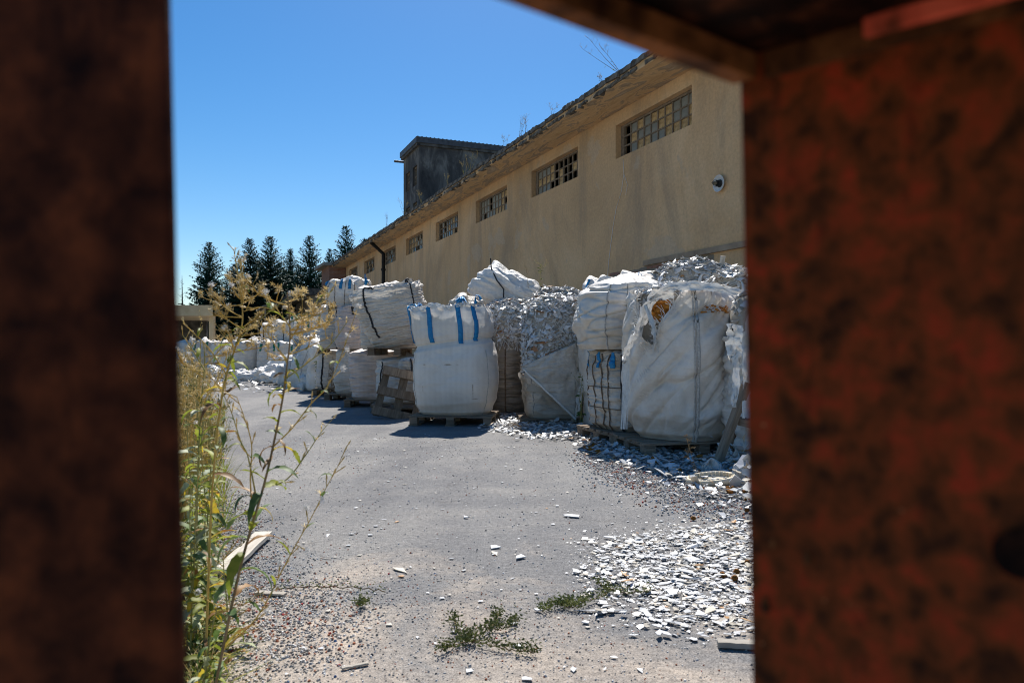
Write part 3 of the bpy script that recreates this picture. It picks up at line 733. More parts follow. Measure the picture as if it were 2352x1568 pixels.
        for i in range(len(qs)-1):
            for j in range(nu):
                a, b = i*nu+j, i*nu+(j+1) % nu; Fc.append((a, b, b+nu, a+nu))
        Fc.append(tuple((len(qs)-1)*nu+j for j in range(nu)))
        part('filling', V, Fc, MAT['shard_core'], s.t, True, tint=T)
        items = []; tries = 0
        while len(items) < n_sh and tries < n_sh*12:
            tries += 1; th = r.uniform(0, 6.2832) if r.random() < .25 else r.uniform(2.9, 6.5)-s.t.rotation_euler[2]
            if r.random() < .5: q = r.uniform(0, 1)
            else: q = 2-math.sqrt(r.random())
            p = cpt(th, min(q, 1.97))
            rf = (s.rim(th) if s.rim else 1.0)*s.H
            if q <= 1 and p.z < rf-.04: continue
            nn = Vector((math.cos(th), math.sin(th), .35)) if q <= 1 else Vector((0, 0, 1))
            nn = nn.normalized()*flat+Vector((r.gauss(0, 1), r.gauss(0, 1), r.gauss(0, 1))).normalized()*(1-flat)+Vector((0, 0, .25))
            q9 = r.random(); items.append((p+nn.normalized()*r.uniform(-.01, .03), nn, r.uniform(*size)*(.5 if q9 < .55 else (1 if q9 < .95 else 1.05)), tint(r), r.uniform(.8, 2.0) if q9 < .95 else r.uniform(2, 3.0)))
        V, Fc, T = shard_stuff(items, seed)
        part('shard_heap', V, Fc, MAT['shard'], s.t, kind='stuff', tint=T)
        return s

# pallets
pm_cache = {}
def box_me(name, dims, mat):
    k = (name, tuple(round(d, 3) for d in dims), mat)
    if k not in pm_cache:
        x, y, z = (d/2 for d in dims); b = MB().box(-x, x, -y, y, -z, z, jit=.003); pm_cache[k] = mdata(name, b.V, b.F, MAT[mat])
    return pm_cache[k]
def pallet(label, loc, rz=0, L=1.15, Wd=.95, mat='wood_grey', rot=None, hz=.13, nb=6):
    t = thing('pallet', label, 'pallet', loc, rz, 'wooden pallets')
    if rot: t.rotation_euler = rot
    for j in range(nb):
        link('board', box_me('board', (L, .10+.02*(j % 2), .02), mat), t, (0, -Wd/2+.06+(Wd-.12)*j/(nb-1), hz-.01), (0, 0, rng.uniform(-.01, .01)))
    for x in (-L/2+.06, 0, L/2-.06):
        link('stringer', box_me('stringer', (.10, Wd, .018), mat), t, (x, 0, hz-.03))
        for y in (-Wd/2+.07, 0, Wd/2-.07): link('block', box_me('block', (.10, .13, hz-.059), mat), t, (x, y, (hz-.039)/2+.01))
        link('bottom_board', box_me('bottom_board', (.125, Wd, .02), mat), t, (x, 0, .010))
    return t

PAD = .13
def C2(u, Y): return (X(u, Y), Y)
# --- front row, right to left
# big torn bag, a corner towards the lens
c1 = C2(1572, 7.35)
def rim1(th):
    d = math.degrees(th) % 360          # local angles, bag turned 45 degrees; 225+... faces the lens
    k = lambda c, wdt: math.exp(-(((d-c+180) % 360-180)/wdt)**2)
    return 1.0-.36*k(180, 16)-.08*k(200, 12)
BG1 = Bag('huge torn bag with orange foam showing through its ripped top corner', c1, PAD, R(45), .50, .50, 1.44, 2.75,
          [(0, .80), (.05, .91), (.18, 1.06), (.42, 1.14), (.7, 1.11), (.92, 1.02), (1, .92)], rim1, lean=(-.03, .02), wr=(.012, 2.6), bulge=.06, res=(180, 130), crumple=.05, topz=.06, diag=1.6, mat='fabric_clean', folds=((38, 4.5, .036), (50, 8, .020), (20, 3, .022)))
BG1.seam(225, 'seam_grey', .016, 0, .98); BG1.seam(222, 'seam_grey', .008); BG1.seam(315, 'seam_grey'); BG1.core(.97, .45, .10, .80, 1500, (.05, .12), tint_grey)
pallet('pallet under the huge torn bag', (c1[0]-.02, c1[1]+.02, 0), R(12), 1.2, 1.0)
# foam lumps seen through the rip
fo = MB()
r2 = random.Random(4)
for k in range(70):
    th = R(r2.uniform(174, 200)); tz = r2.uniform(.80, .90); rr = BG1.base_r(th, tz)*r2.uniform(.84, .95)
    p = BG1.bend(rr*math.cos(th), rr*math.sin(th), tz*1.44); M = Matrix.Translation(p) @ Matrix.Rotation(r2.uniform(0, 3), 4, Vector((r2.random(), r2.random(), 1)))
    a = r2.uniform(.014, .034); fo.box(-a, a, -a*.8, a*.8, -a*.7, a*.7, M, .012)
for k in range(85):
    th = R(r2.choice((238, 243, 258, 264, 268))+r2.gauss(0, 3.0)); tz = .862+r2.gauss(0, .010); rr = BG1.base_r(th, tz)*1.0
    p = BG1.S(th, tz, .006); M = Matrix.Translation(p) @ Matrix.Rotation(th, 4, 'Z')
    fo.box(-.010, .006, -r2.uniform(.008, .03), r2.uniform(.008, .03), -r2.uniform(.003, .007), r2.uniform(.003, .008), M, .005)
fo.part('foam_filling', MAT['foam_orange'], BG1.t, kind='stuff', label='orange foam chunks showing through rips')
# knotted rags at the torn corner
def rag(parent, pts, wd, mat='fabric_crumple', seed=1, name='torn_flap', nw=7):
    r = random.Random(seed); n_ = len(pts)*6; V = []; Fc = []
    pts = [Vector(p) for p in pts]
    for i in range(n_+1):
        q = i/n_*(len(pts)-1); k = min(int(q), len(pts)-2); f = q-k; p = pts[k].lerp(pts[k+1], f)
        t = (pts[k+1]-pts[k]).normalized(); sd_ = t.cross(Vector((0, -1, .2))).normalized()
        w_ = wd*(interp([(0, .8), (.5, 1), (1, .55)], i/n_))
        for j in range(nw+1):
            g = j/nw-.5; jag = (.06*r.uniform(-1, 1) if j in (0, nw) else 0)
            V.append(tuple(p+sd_*w_*(g+jag)+Vector((nz(i*.4, j*.9, seed), nz(i*.35, j*.8, seed+9), nz(i*.5, j, seed+4)))*wd*.28))
    for i in range(n_):
        for j in range(nw): a = i*(nw+1)+j; Fc.append((a, a+1, a+nw+2, a+nw+1))
    return part(name, V, Fc, MAT[mat], parent, True)
def to_local(o, p): 
    M = Matrix.Translation(o.location) @ o.rotation_euler.to_matrix().to_4x4(); return M.inverted() @ Vector(p)
L1 = lambda u, v, Y: to_local(BG1.t, P(u, v, Y))
rag(BG1.t, [L1(1545, 668, 6.85), L1(1500, 680, 6.83), L1(1484, 720, 6.85), L1(1462, 770, 6.9), L1(1440, 805, 6.95), L1(1432, 835, 7.0)], .14, seed=3)
rag(BG1.t, [L1(1700, 672, 6.9), L1(1640, 660, 6.75), L1(1580, 655, 6.7), L1(1530, 662, 6.75), L1(1492, 690, 6.8)], .09, seed=6)
rag(BG1.t, [L1(1483, 700, 6.8), L1(1500, 745, 6.78), L1(1505, 785, 6.78)], .07, 'strap_white', seed=8, name='lifting_loop')
m = MB()
for k in range(16):   # frayed strands at the left edge
    u0 = 1440+rng.uniform(-8, 10); m.tube([L1(u0, 840+rng.uniform(-15, 10), 7.02), L1(u0-2+rng.uniform(-5, 5), 900, 7.0), L1(u0-8+rng.uniform(-6, 6), 985, 6.98)], .0035, 4)
m.part('frayed_strands', MAT['strap_white'], BG1.t, kind='stuff')
m = MB()
for k in range(120):
    th = R(r2.uniform(155, 212)); p = BG1.S(th, .985, .004); d = Vector((r2.gauss(0, .05), r2.gauss(0, .05), r2.gauss(.01, .05))); m.tube([p-Vector((0, 0, .03)), p+d*.5, p+d], .0026, 4, False)
for k in range(140):
    th = R(r2.uniform(232, 275)); p = BG1.S(th, .862+r2.gauss(0, .012), .010); L_ = r2.uniform(.02, .07); q_ = BG1.S(th+L_*1.6, .862+r2.gauss(0, .012), .014); m.tube([p, q_], .0024, 4, False)
m.part('frayed_threads', MAT['strap_white'], BG1.t, kind='stuff')
# small seamed bag with blue stubs and the sagging one on it
c2 = (X(1420, 7.62)+.27, 8.15)
BG2 = Bag('small bag with dark stitched seams and blue stubs under a sagging bag', c2, PAD, R(20), .46, .46, .83, 4.2, [(0, .82), (.08, .95), (.4, 1.0), (.8, 1), (1, .96)], top='closed', wr=(.018, 7), bulge=.03, mat='fabric_old', res=(120, 90), folds=((0, 16, .014), (10, 9, .010)))
for d, mm, rr in ((225, 'strap_black', .014), (205, 'seam_brown', .008), (190, 'seam_brown', .008), (168, 'seam_brown', .007), (135, 'seam_brown', .009), (262, 'seam_brown', .008), (315, 'seam_brown', .01)): BG2.seam(d, mm, rr, 0, .98, 13)
BG2.strap(182, 'strap_blue', .80, 1.0, .07); BG2.strap(213, 'strap_blue', .80, 1.0, .07); BG2.strap(240, 'strap_blue', .80, 1.0, .07); BG2.strap(140, 'strap_blue', .80, 1.0, .07)
m = MB()
for q in (.28, .55):
    m.tube([BG2.S(R(d), q, .004) for d in range(125, 330, 5)], .005, 4)
m.part('cross_seam', MAT['seam_brown'], BG2.t, True)
pallet('pallet under the small seamed bag', (c2[0], c2[1], 0), R(20), 1.0, .95)
BG3 = Bag('sagging off-white bag slumped on the small seamed bag', (X(1432, 8.3), 8.25), PAD+.86, R(12), .52, .50, .70, 3.0, [(0, .90), (.1, 1.0), (.5, 1.06), (.85, 1.0), (1, .86)], top='closed', wr=(.02, 6), bulge=.06, lean=(.05, .03), mat='fabric_clean', res=(130, 90), topz=.05, folds=((6, 9, .034), (-14, 6, .030)))
BG3.seam(230, 'seam_grey'); BG3.seam(250, 'seam_grey', .006)
# bag with spilled shards and a diagonal flap
c6 = C2(1281, 10.3)
def rim6(th):
    d = math.degrees(th) % 360
    x = math.cos(th)
    f = .60+.20*x if 180 < d < 360 else .86
    return f+.015*math.sin(d*.3)
BG6 = Bag('split bag spilling shards above a diagonal fabric flap', c6, .06, R(4), .50, .48, 1.42, 4.0, PROF, rim6, wr=(.022, 5), bulge=.05, mat='fabric_old', res=(120, 80), diag=1.2, folds=((-40, 7, .02), (-30, 4, .02)))
BG6.core(1.0, .25, .24, .965, 5600, (.04, .125), tint_grey, .5); BG6.seam(225, 'seam_grey', .008)
L6 = lambda u, v, Y: to_local(BG6.t, P(u, v, Y))
rows = []
fl = MB(); n_ = 26
A, B_, Cc, Dd = L6(1203, 838, 9.68), L6(1326, 786, 9.70), L6(1200, 846, 9.69), L6(1322, 962, 9.66)
for i in range(n_+1):
    for j in range(n_+1):
        f, g = i/n_, j/n_; top_ = A.lerp(B_, f); bot = Cc.lerp(Dd, f); p = top_.lerp(bot, g)
        p = p+Vector((.02*nz(f*5, g*5, 1), -.05*math.sin(3.14*f)*math.sin(2.2*g)+.03*nz(f*9+g*6, g*3, 4), .012*nz(f*8, g*8, 8)))
        fl.V.append(tuple(p))
        if i and j: a = i*(n_+1)+j; fl.F.append((a-n_-2, a-1, a, a-n_-1))
o = fl.part('flap', MAT['fabric_old'], BG6.t, True); sm = o.modifiers.new('thick', 'SOLIDIFY'); sm.thickness = .006
e = MB().tube([Cc.lerp(Dd, k/20)+Vector((0, -.012-.05*math.sin(3.14*k/20)*.8, .01*nz(k*.5, 0, 0))) for k in range(21)], .016, 6); e.part('hem', MAT['strap_white'], BG6.t, True)
rag(BG6.t, [L6(1326, 790, 9.68), L6(1332, 860, 9.66), L6(1328, 920, 9.66), L6(1318, 968, 9.7)], .10, 'fabric_old', 12)
rag(BG6.t, [L6(1336, 880, 9.62), L6(1330, 920, 9.6), L6(1324, 958, 9.6)], .07, 'fabric_crumple', 15)
rag(BG6.t, [L6(1345, 700, 9.7), L6(1340, 760, 9.68), L6(1333, 800, 9.68)], .10, 'fabric_crumple', 18)
pallet('pallet under the split bag', (c6[0], c6[1], -.06), R(4), 1.1, .9)
# brown weathered bag
c7 = C2(1170, 12.05)
rim7 = lambda th: .70+.03*math.sin(3*th+1)-.07*math.exp(-((math.degrees(th)-268)/25)**2)
BG7 = Bag('weathered brown bag heaped with loose shards behind the blue strapped bag', c7, 0, R(38), .46, .46, 1.62, 3.2, PROF, rim7, wr=(.02, 12), bulge=.05, mat='fabric_brown', res=(100, 70))
BG7.core(.98, .55, .20, .96, 3400, (.04, .125), tint_grey, .5); BG7.seam(225, 'seam_brown', .012)
m = MB()
for k in range(90):
    th = R(rng.uniform(170, 360)); p = BG7.S(th, .99, .005); d = Vector((rng.uniform(-.12, .12), rng.uniform(-.12, .04), -rng.uniform(.02, .16))); m.tube([p+Vector((0, 0, .03)), p+d*.5+Vector((0, 0, .02)), p+d], .0028, 4, False)
m.part('frayed_strands', MAT['strap_white'], BG7.t, kind='stuff')
# main blue strapped bag
c8 = C2(1049, 10.05)
prof8 = [(0, .84), (.03, .91), (.12, 1.01), (.28, 1.07), (.48, 1.06), (.61, 1.0), (.655, .93), (.672, .90), (.69, .945), (.74, .985), (.82, 1.0), (.93, .985), (1, .93)]
BG8 = Bag('big clean white bag with blue straps and a creased waist', c8, PAD, R(-6), .545, .51, 1.42, 2.9, prof8, None, wr=(.004, 4), bulge=.03, mat='fabric_smooth', res=(170, 140), crumple=.045, topz=.05, lean=(-.09, 0), leanp=2.2, diag=.5, slant=.055, folds=((4, 7, .004), (-18, 4, .005)))
BG8.core(.90, .8, .15, .90, 420, (.05, .11), tint_white, .6)
for d, t0 in ((205, .66), (247, .665), (291, .655), (312, .68)): BG8.strap(d, 'strap_blue', t0, .985, .062, loop=(.05, .10, False), knot=d in (291,))
BG8.strap(178, 'strap_blue', .78, .98, .06, loop=(.03, .02, False), knot=True); BG8.strap(60, 'strap_blue', .7, .98, .06, loop=(.14, .2, True)); BG8.strap(115, 'strap_blue', .7, .98, .06, loop=(.12, .2, True))
BG8.seam(322, 'seam_grey', .004, 0, .6); BG8.seam(215, 'seam_grey', .004, 0, .6)
rag(BG8.t, [BG8.S(R(170+i*10), .985, .01)+Vector((0, 0, .015+.02*math.sin(i))) for i in range(16)], .07, 'fabric_crumple', 22, 'rolled_collar')
pallet('pallet under the big blue strapped bag', (c8[0], c8[1], 0), R(-5), 1.08, 1.1)
# --- behind and on top
BG9 = Bag('slumped blue strapped bag peeking over the big clean bag', C2(1072, 11.6), 0, R(15), .38, .40, 1.72, 3.2, [(0, .9), (.5, 1), (.9, .95), (1, .7)], top='closed', wr=(.03, 7), mat='fabric_old', res=(70, 50), topz=.10)
BG9.strap(235, 'strap_blue', .85, 1.0, .07, loop=(.08, .12, False)); BG9.strap(290, 'strap_blue', .85, 1.0, .07, loop=(.1, .12, True))
Bag('bag heaped with shards in the back row behind the brown bag', C2(1190, 13.3), 0, R(5), .5, .5, 1.72, 3.4, PROF, None, wr=(.02, 8), mat='fabric_old', res=(60, 40)).core(.98, .6, .12, .97, 600, (.05, .13), tint_grey)
Bag('bag heaped with shards and rags under the wall weed', C2(1285, 11.6), 0, R(-8), .52, .5, 1.72, 3.4, PROF, lambda th: .95, wr=(.02, 8), mat='fabric_old', res=(60, 40)).core(1.0, .5, .22, .98, 1300, (.05, .13), tint_white)
BG4 = Bag('flattened white bag with blue hem behind the sagging bag', C2(1425, 9.55), 0, R(8), .52, .48, 1.86, 3.4, [(0, .9), (.5, 1), (.9, .98), (1, .9)], top='closed', wr=(.02, 5), mat='fabric_clean', res=(80, 60), topz=.12)
BG4.strap(200, 'strap_blue', .92, 1.0, .03); BG4.strap(285, 'strap_blue', .90, 1.0, .03, loop=(.10, .12, True))
BG5 = Bag('bag brimming with white shards at the top of the right hand pile', C2(1598, 9.3), 0, R(6), .58, .52, 1.95, 3.4, PROF, lambda th: .93+.05*math.cos(th), wr=(.022, 9), mat='fabric_clean', res=(90, 70))
BG5.core(.99, .6, .14, .90, 1500, (.05, .14), tint_white); BG5.strap(255, 'strap_white', .88, 1.0, .05, loop=(.12, .2, True)); BG5.strap(300, 'strap_white', .85, 1.0, .05, loop=(.14, .2, True)); BG5.strap(200, 'strap_white', .88, 1.0, .05, loop=(.1, .15, True))
BG5r = Bag('ragged open bag of shards at the far right of the pile', C2(1712, 8.15), 0, R(-10), .48, .48, 1.74, 3.2, PROF, lambda th: .9+.06*math.sin(2*th), wr=(.03, 7), mat='fabric_crumple', res=(80, 60), crumple=.09)
BG5r.core(1.0, .6, .12, .87, 900, (.05, .13), tint_grey); BG5r.strap(215, 'strap_white', .84, 1.0, .07, loop=(.08, .15, True)); BG5r.strap(250, 'strap_white', .84, 1.0, .07, loop=(.1, .15, True))
# shredded bag half behind the right gate leaf
c0 = (2.44, 6.75)
BG0 = Bag('shredded bag hanging in strips beside the right gate panel', c0, .05, R(15), .48, .45, 1.45, 3.2, PROF, lambda th: .80+.08*math.sin(4*th), wr=(.05, 6), mat='fabric_crumple', res=(90, 70), crumple=.14, topz=.12)
BG0.core(.95, .5, .15, .84, 700, (.04, .11), tint_white)
L0 = lambda u, v, Y: to_local(BG0.t, P(u, v, Y))
rag(BG0.t, [L0(1690, 745, 6.3), L0(1685, 790, 6.28), L0(1690, 835, 6.28)], .16, seed=31)
rag(BG0.t, [L0(1688, 820, 6.26), L0(1692, 880, 6.24), L0(1686, 935, 6.22)], .07, seed=33)
rag(BG0.t, [L0(1708, 810, 6.26), L0(1712, 870, 6.24), L0(1708, 960, 6.2)], .05, seed=35)
# collapsed bag lying on top
def blob(name, label, loc, rz, hs, fn, mat, res=(90, 50), group='big bulk bags piled along the warehouse', tilt=(0, 0)):
    t = thing(name, label, 'bulk bag', loc, rz, group); t.rotation_euler = (tilt[0], tilt[1], rz); V, Fc = [], []; nu, nv = res
    for i in range(nv+1):
        ph = -math.pi/2+math.pi*i/nv
        for j in range(nu):
            th = 2*math.pi*j/nu
            d = Vector((math.cos(ph)*math.cos(th), math.cos(ph)*math.sin(th), math.sin(ph)))
            r_ = (abs(d.x)**2.8+abs(d.y)**2.8+abs(d.z)**2.8)**(-1/2.8)
            V.append(tuple(fn(Vector((d.x*r_*hs[0], d.y*r_*hs[1], d.z*r_*hs[2])), d)))
    for i in range(nv):
        for j in range(nu): a, b = i*nu+j, i*nu+(j+1) % nu; Fc.append((a, b, b+nu, a+nu))
    part('fabric_body', V, Fc, MAT[mat], t, True); return t
def f10(p, d):
    x = p.x/.68
    if p.z > 0: p.z *= interp([(-1, .35), (-.75, 1.1), (-.35, 1.75), (0, 1.35), (.6, .95), (1, .55)], x)
    p.z += .05*nz(p.x*2+4, p.y*2, p.z*2)
    q = 1-min(1, abs(nz(p.x*1.2+p.z*2.2, p.y*2.5, p.z*4.5+p.x*2.0+7))*3.2); q2 = 1-min(1, abs(nz(p.x*2.5+9, p.y*3, p.z*8+p.x*3.5))*3.0)
    return p-d*(.055*q+.028*q2)
Y10 = 12.75
t10 = blob('bulk_bag', 'silvery crumpled bag lying tilted on top of the pile', (X(1165, Y10), Y10, Zv(672, Y10)), R(-8), (.69, .5, .33), f10, 'fabric_crumple', (150, 80), tilt=(0, R(6)))
m = MB().tube([(-.30, -.28, .53), (-.25, -.40, .36), (-.12, -.50, .16), (.02, -.535, .02), (.03, -.52, -.14)], .012, 5); m.part('seam', MAT['strap_black'], t10, True)
m = MB().tube([(.60, -.26, .14), (.64, -.25, 0), (.60, -.30, -.1)], .02, 5); m.part('seam', MAT['strap_black'], t10, True)

# --- left group
c18 = C2(930, 11.95)
B18 = Bag('squat bag behind the leaning pallet', c18, PAD, R(5), .46, .44, .68, 3.6, PROF, top='closed', wr=(.02, 11), mat='fabric_strip', res=(80, 50), topz=.03); B18.seam(225, 'strap_black', .012); B18.seam(315, 'strap_black', .012)
pallet('pallet under the squat bag', (c18[0], c18[1], 0), R(5), 1.0, .95)
pallet('pallet wedged beneath the leaning black strapped bag', (c18[0]-.02, c18[1]-.02, PAD+.76), R(-4), .95, .9, 'wood_brown')
prof11 = [(0, .64), (.1, .78), (.35, .95), (.7, 1.06), (.92, 1.07), (1, 1.0)]
B11 = Bag('leaning ribbed bag with black straps on a pallet', (X(916, 11.9), 11.9), PAD+.92, R(-4), .53, .48, .96, 2.9, prof11, None, lean=(-.02, -.05), wr=(.02, 13), bulge=.03, mat='fabric_strip', res=(140, 130), crumple=.05, topz=.05, folds=((4, 18, .012), (-8, 9, .012)), tilt=(R(3), R(-10)))
B11.seam(240, 'strap_black', .018, .18, .99); B11.seam(322, 'strap_black', .012); B11.core(.88, .8, .08, .86, 160, (.05, .1), tint_white)
B11.loop(318, 338, 'strap_black', .05); B11.loop(240, 256, 'strap_black', .03)
Bag('ribbed bag leaning just behind the black strapped one', C2(893, 12.75), PAD+.85, R(6), .50, .42, 1.02, 3.4, PROF, top='closed', wr=(.02, 14), mat='fabric_strip', res=(80, 60), topz=.12, lean=(-.05, 0)).seam(235, 'strap_black', .016, .5).seam(300, 'strap_black', .014, .5)
B19 = blob('bulk_bag', 'small tied white sack squeezed beside the big clean bag', (X(945, 11.15), 11.15, Zv(838, 11.15)), R(10), (.20, .2, .12), lambda p, d: p-d*.03*abs(nz(p.x*8, p.y*8, p.z*14)), 'fabric_strip', (50, 30))
MB().tube([(-.02, -.2, .10), (0, -.215, 0), (0, -.2, -.1)], .012, 5).part('seam', MAT['strap_black'], B19, True)
c17 = C2(866, 13.05)
Bag('pinkish ribbed bag in the bottom row', c17, PAD, R(3), .45, .44, .80, 3.4, PROF, top='closed', wr=(.018, 16), mat='fabric_pink', res=(80, 70), topz=.05, lean=(-.05, 0)); pallet('pallet under the pinkish bag', (c17[0], c17[1], 0), R(3), 1.0, .95, 'wood_brown')
c16 = C2(822, 14.6)
Bag('grey ribbed bag with one black seam in the bottom row', c16, PAD, R(-10), .43, .42, .80, 3.2, PROF, top='closed', wr=(.018, 15), mat='fabric_strip', res=(80, 60), topz=.06).seam(302, 'strap_black', .02).strap(305, 'strap_black', .7, .99, .06)
pallet('pallet under the grey ribbed bag', (c16[0], c16[1], 0), R(-10), 1.0, .95, 'wood_brown')
c15 = C2(826, 14.45)
Bag('upper ribbed bag right of its twin below the blue topped bag', c15, PAD+.86, R(2), .44, .43, .80, 3.6, PROF, top='closed', wr=(.016, 16), mat='fabric_pink', res=(80, 60), topz=.06).seam(318, 'strap_black', .02).strap(262, 'strap_black', .82, .98, .05)
c14 = C2(788, 15.25)
Bag('upper ribbed bag with black seam left of its twin', c14, PAD+.86, R(4), .45, .44, .82, 3.6, PROF, top='closed', wr=(.016, 16), mat='fabric_strip', res=(80, 60), topz=.07).seam(262, 'strap_black', .02).strap(245, 'strap_black', .85, .98, .05)
B13 = Bag('half collapsed bag with blue straps on top of the left stack', C2(799, 14.95), PAD+1.70, R(2), .44, .42, .50, 3.8, PROF, top='closed', wr=(.02, 5), mat='fabric_clean', res=(100, 50), topz=.11, crumple=.06, lean=(.03, 0))
for d in (208, 257, 282, 322): B13.strap(d, 'strap_blue', .68, 1.0, .06, loop=(.16, .05, True) if d == 322 else (.05, .06, False))
for d in (225, 245, 270, 295): B13.seam(d, 'seam_brown', .006)
c20 = C2(777, 16.2)
Bag('plain bag at the bottom left of the stack behind dry weeds', c20, PAD, R(6), .46, .45, .80, 3.6, PROF, top='closed', wr=(.012, 10), mat='fabric_strip', res=(60, 40)).seam(235, 'strap_black', .02); pallet('pallet under the bag behind the dry weeds', (c20[0], c20[1], 0), R(6), 1.0, .95, 'wood_brown')
pallet('pallet between the two layers of the left stack', (c14[0]-.02, c14[1]+.1, PAD+.76), R(4), .9, .85, 'wood_brown', hz=.11)
Bag('narrow tall bag at the left corner of the stack', C2(744, 17.4), .02, R(20), .42, .42, 1.0, 3.2, PROF, top='closed', wr=(.015, 9), mat='fabric_clean', res=(60, 40), lean=(.08, 0)).seam(250, 'strap_black', .016)
BGl = Bag('slanting bag leaning against the left corner of the stack', C2(706, 18.2), .02, R(-8), .48, .42, 1.10, 3.0, [(0, 1.0), (.5, .98), (1, .72)], top='closed', wr=(.015, 6), mat='fabric_clean', res=(70, 50), lean=(.26, .05))
BGl.strap(250, 'strap_green', .86, 1.0, .06); BGl.seam(260, 'seam_grey')
Bag('lower bag carrying the open pebble filled bag', C2(715, 19.7), .02, 0, .48, .48, .86, 3.6, PROF, top='closed', mat='fabric_old', res=(40, 24))
B21 = Bag('open bag of pebbles with green straps', C2(716, 19.6), .90, R(8), .46, .46, .92, 3.6, PROF, lambda th: 1.0, wr=(.01, 8), mat='fabric_clean', res=(70, 40), crumple=.1, topz=.1)
B21.core(.9, .8, .1, .96, 300, (.03, .07), tint_grey)
for d in (205, 235, 265, 300, 335): B21.strap(d, 'strap_green', .70, 1.0, .06, loop=(.08, .08, True))
B22 = Bag('burst bag slumped open below the pebble filled bag', C2(722, 18.75), .02, R(15), .46, .44, 1.22, 3.0, PROF, lambda th: .85+.1*math.sin(3*th), wr=(.03, 7), mat='fabric_crumple', res=(60, 40), crumple=.15, topz=.1); B22.core(.98, .6, .1, .97, 500, (.05, .12), tint_white)
B22.strap(250, 'strap_green', .8, 1.0, .07)
# far row
FG = 'bags in the far row across the yard'
far = [(566, 26.0, 0, .52, 1.12, 'broad plain bag at the right end of the far ground row'), (520, 26.6, 0, .5, 1.12, 'far bag half veiled by the dry flower heads'), (476, 27, 0, .5, 1.12, 'far bag in front of the white shed post'),
       (437, 27.3, 0, .5, 1.1, 'far bag at the left end by the gate post'), (625, 25.6, 0, .5, 1.08, 'far bag with green straps left of the spilled heap'), (668, 25.4, 0, .52, 1.08, 'far bag with green straps right of its neighbour'),
       (628, 26.6, 1.0, .42, .72, 'far bag in the upper layer with a black seam'), (664, 26.3, 1.0, .46, .80, 'far bag in the upper layer with pale blue stubs'), (598, 27.5, 0, .48, 1.2, 'crumpled far bag behind the broad plain one')]
for i, (u, Y, z, a, H, lab) in enumerate(far):
    bgo = Bag(lab, C2(u, Y), z+.1, R(rng.uniform(-15, 15)), a, a*.95, H, 3.2, PROF, top='closed', wr=(.014, 8), mat='fabric_clean' if i % 2 else 'fabric_strip', res=(48, 30), group=FG, topz=.12, crumple=.08)
    if i in (4, 5, 2):
        for d in (235, 290): bgo.strap(d, 'strap_green', .75, 1, .07)
    if i in (6,): bgo.seam(240, 'strap_black', .02)
    if i in (7,): bgo.strap(230, 'strap_blue', .8, 1, .06); bgo.seam(260, 'strap_black', .012)
def fheap(sd):
    def f(p, d):
        q = sum(abs(nz(p.x*k+sd, p.y*k, p.z*k+sd))/k for k in (2.2, 5, 11)); return p*(1+.35*nz(p.x*1.5+sd, p.y*1.5, p.z))+d*(.45*q-.2)
    return f
for i, (u, Y, hs, lab) in enumerate([(640, 20.5, (.62, .5, .30), 'collapsed white bag spilled on the ground before the far row'), (612, 21.5, (.5, .45, .34), 'crumpled empty bag left of the collapsed one'), (668, 19.8, (.5, .4, .45), 'torn bag heap leaning on the left corner of the stack'), (655, 22.5, (.6, .5, .55), 'bunched white fabric heap behind the collapsed bag')]):
    blob('collapsed_bag', lab, (X(u, Y), Y, hs[2]*.6), R(20*i), hs, fheap(i*5.0), 'fabric_crumple', (90, 50), 'collapsed bags on the ground')

for i, (u, Y, hs, lab) in enumerate([(585, 23.0, (.6, .5, .28), 'flattened torn bag left of the far collapsed heap'), (548, 24.3, (.7, .4, .25), 'low crumpled fabric heap before the broad plain far bag'), (700, 17.6, (.32, .3, .30), 'small crumpled bag at the foot of the slanting bag'), (500, 24.8, (.6, .4, .3), 'ragged white heap half hid by the dry weeds')]):
    blob('collapsed_bag', lab, (X(u, Y), Y, hs[2]*.55), R(33*i+9), hs, fheap(40+i*5.0), 'fabric_crumple', (80, 44), 'collapsed bags on the ground')
# ------------------------------------------------------------------ wood and small things
# leaning pallet
lp = pallet('grey pallet leaning on edge against the squat bag', (0, 0, 0), 0, .72, .66, 'wood_grey', hz=.14, nb=3)
pb0 = G(906, 962)
up_ = Vector((.20, .30, 1)).normalized(); rt_ = Vector((1, .14, -.13)); rt_ = (rt_-up_*rt_.dot(up_)).normalized(); aw_ = up_.cross(rt_)
lp.matrix_world = Matrix.Translation(Vector((pb0.x, pb0.y, 0))+up_*.37) @ Matrix((up_, rt_, aw_)).transposed().to_4x4()
pallet('pallet lying flat in the dark behind the leaning one', (X(958, 11.2), 11.2, 0), R(8), .8, .7, 'wood_brown')
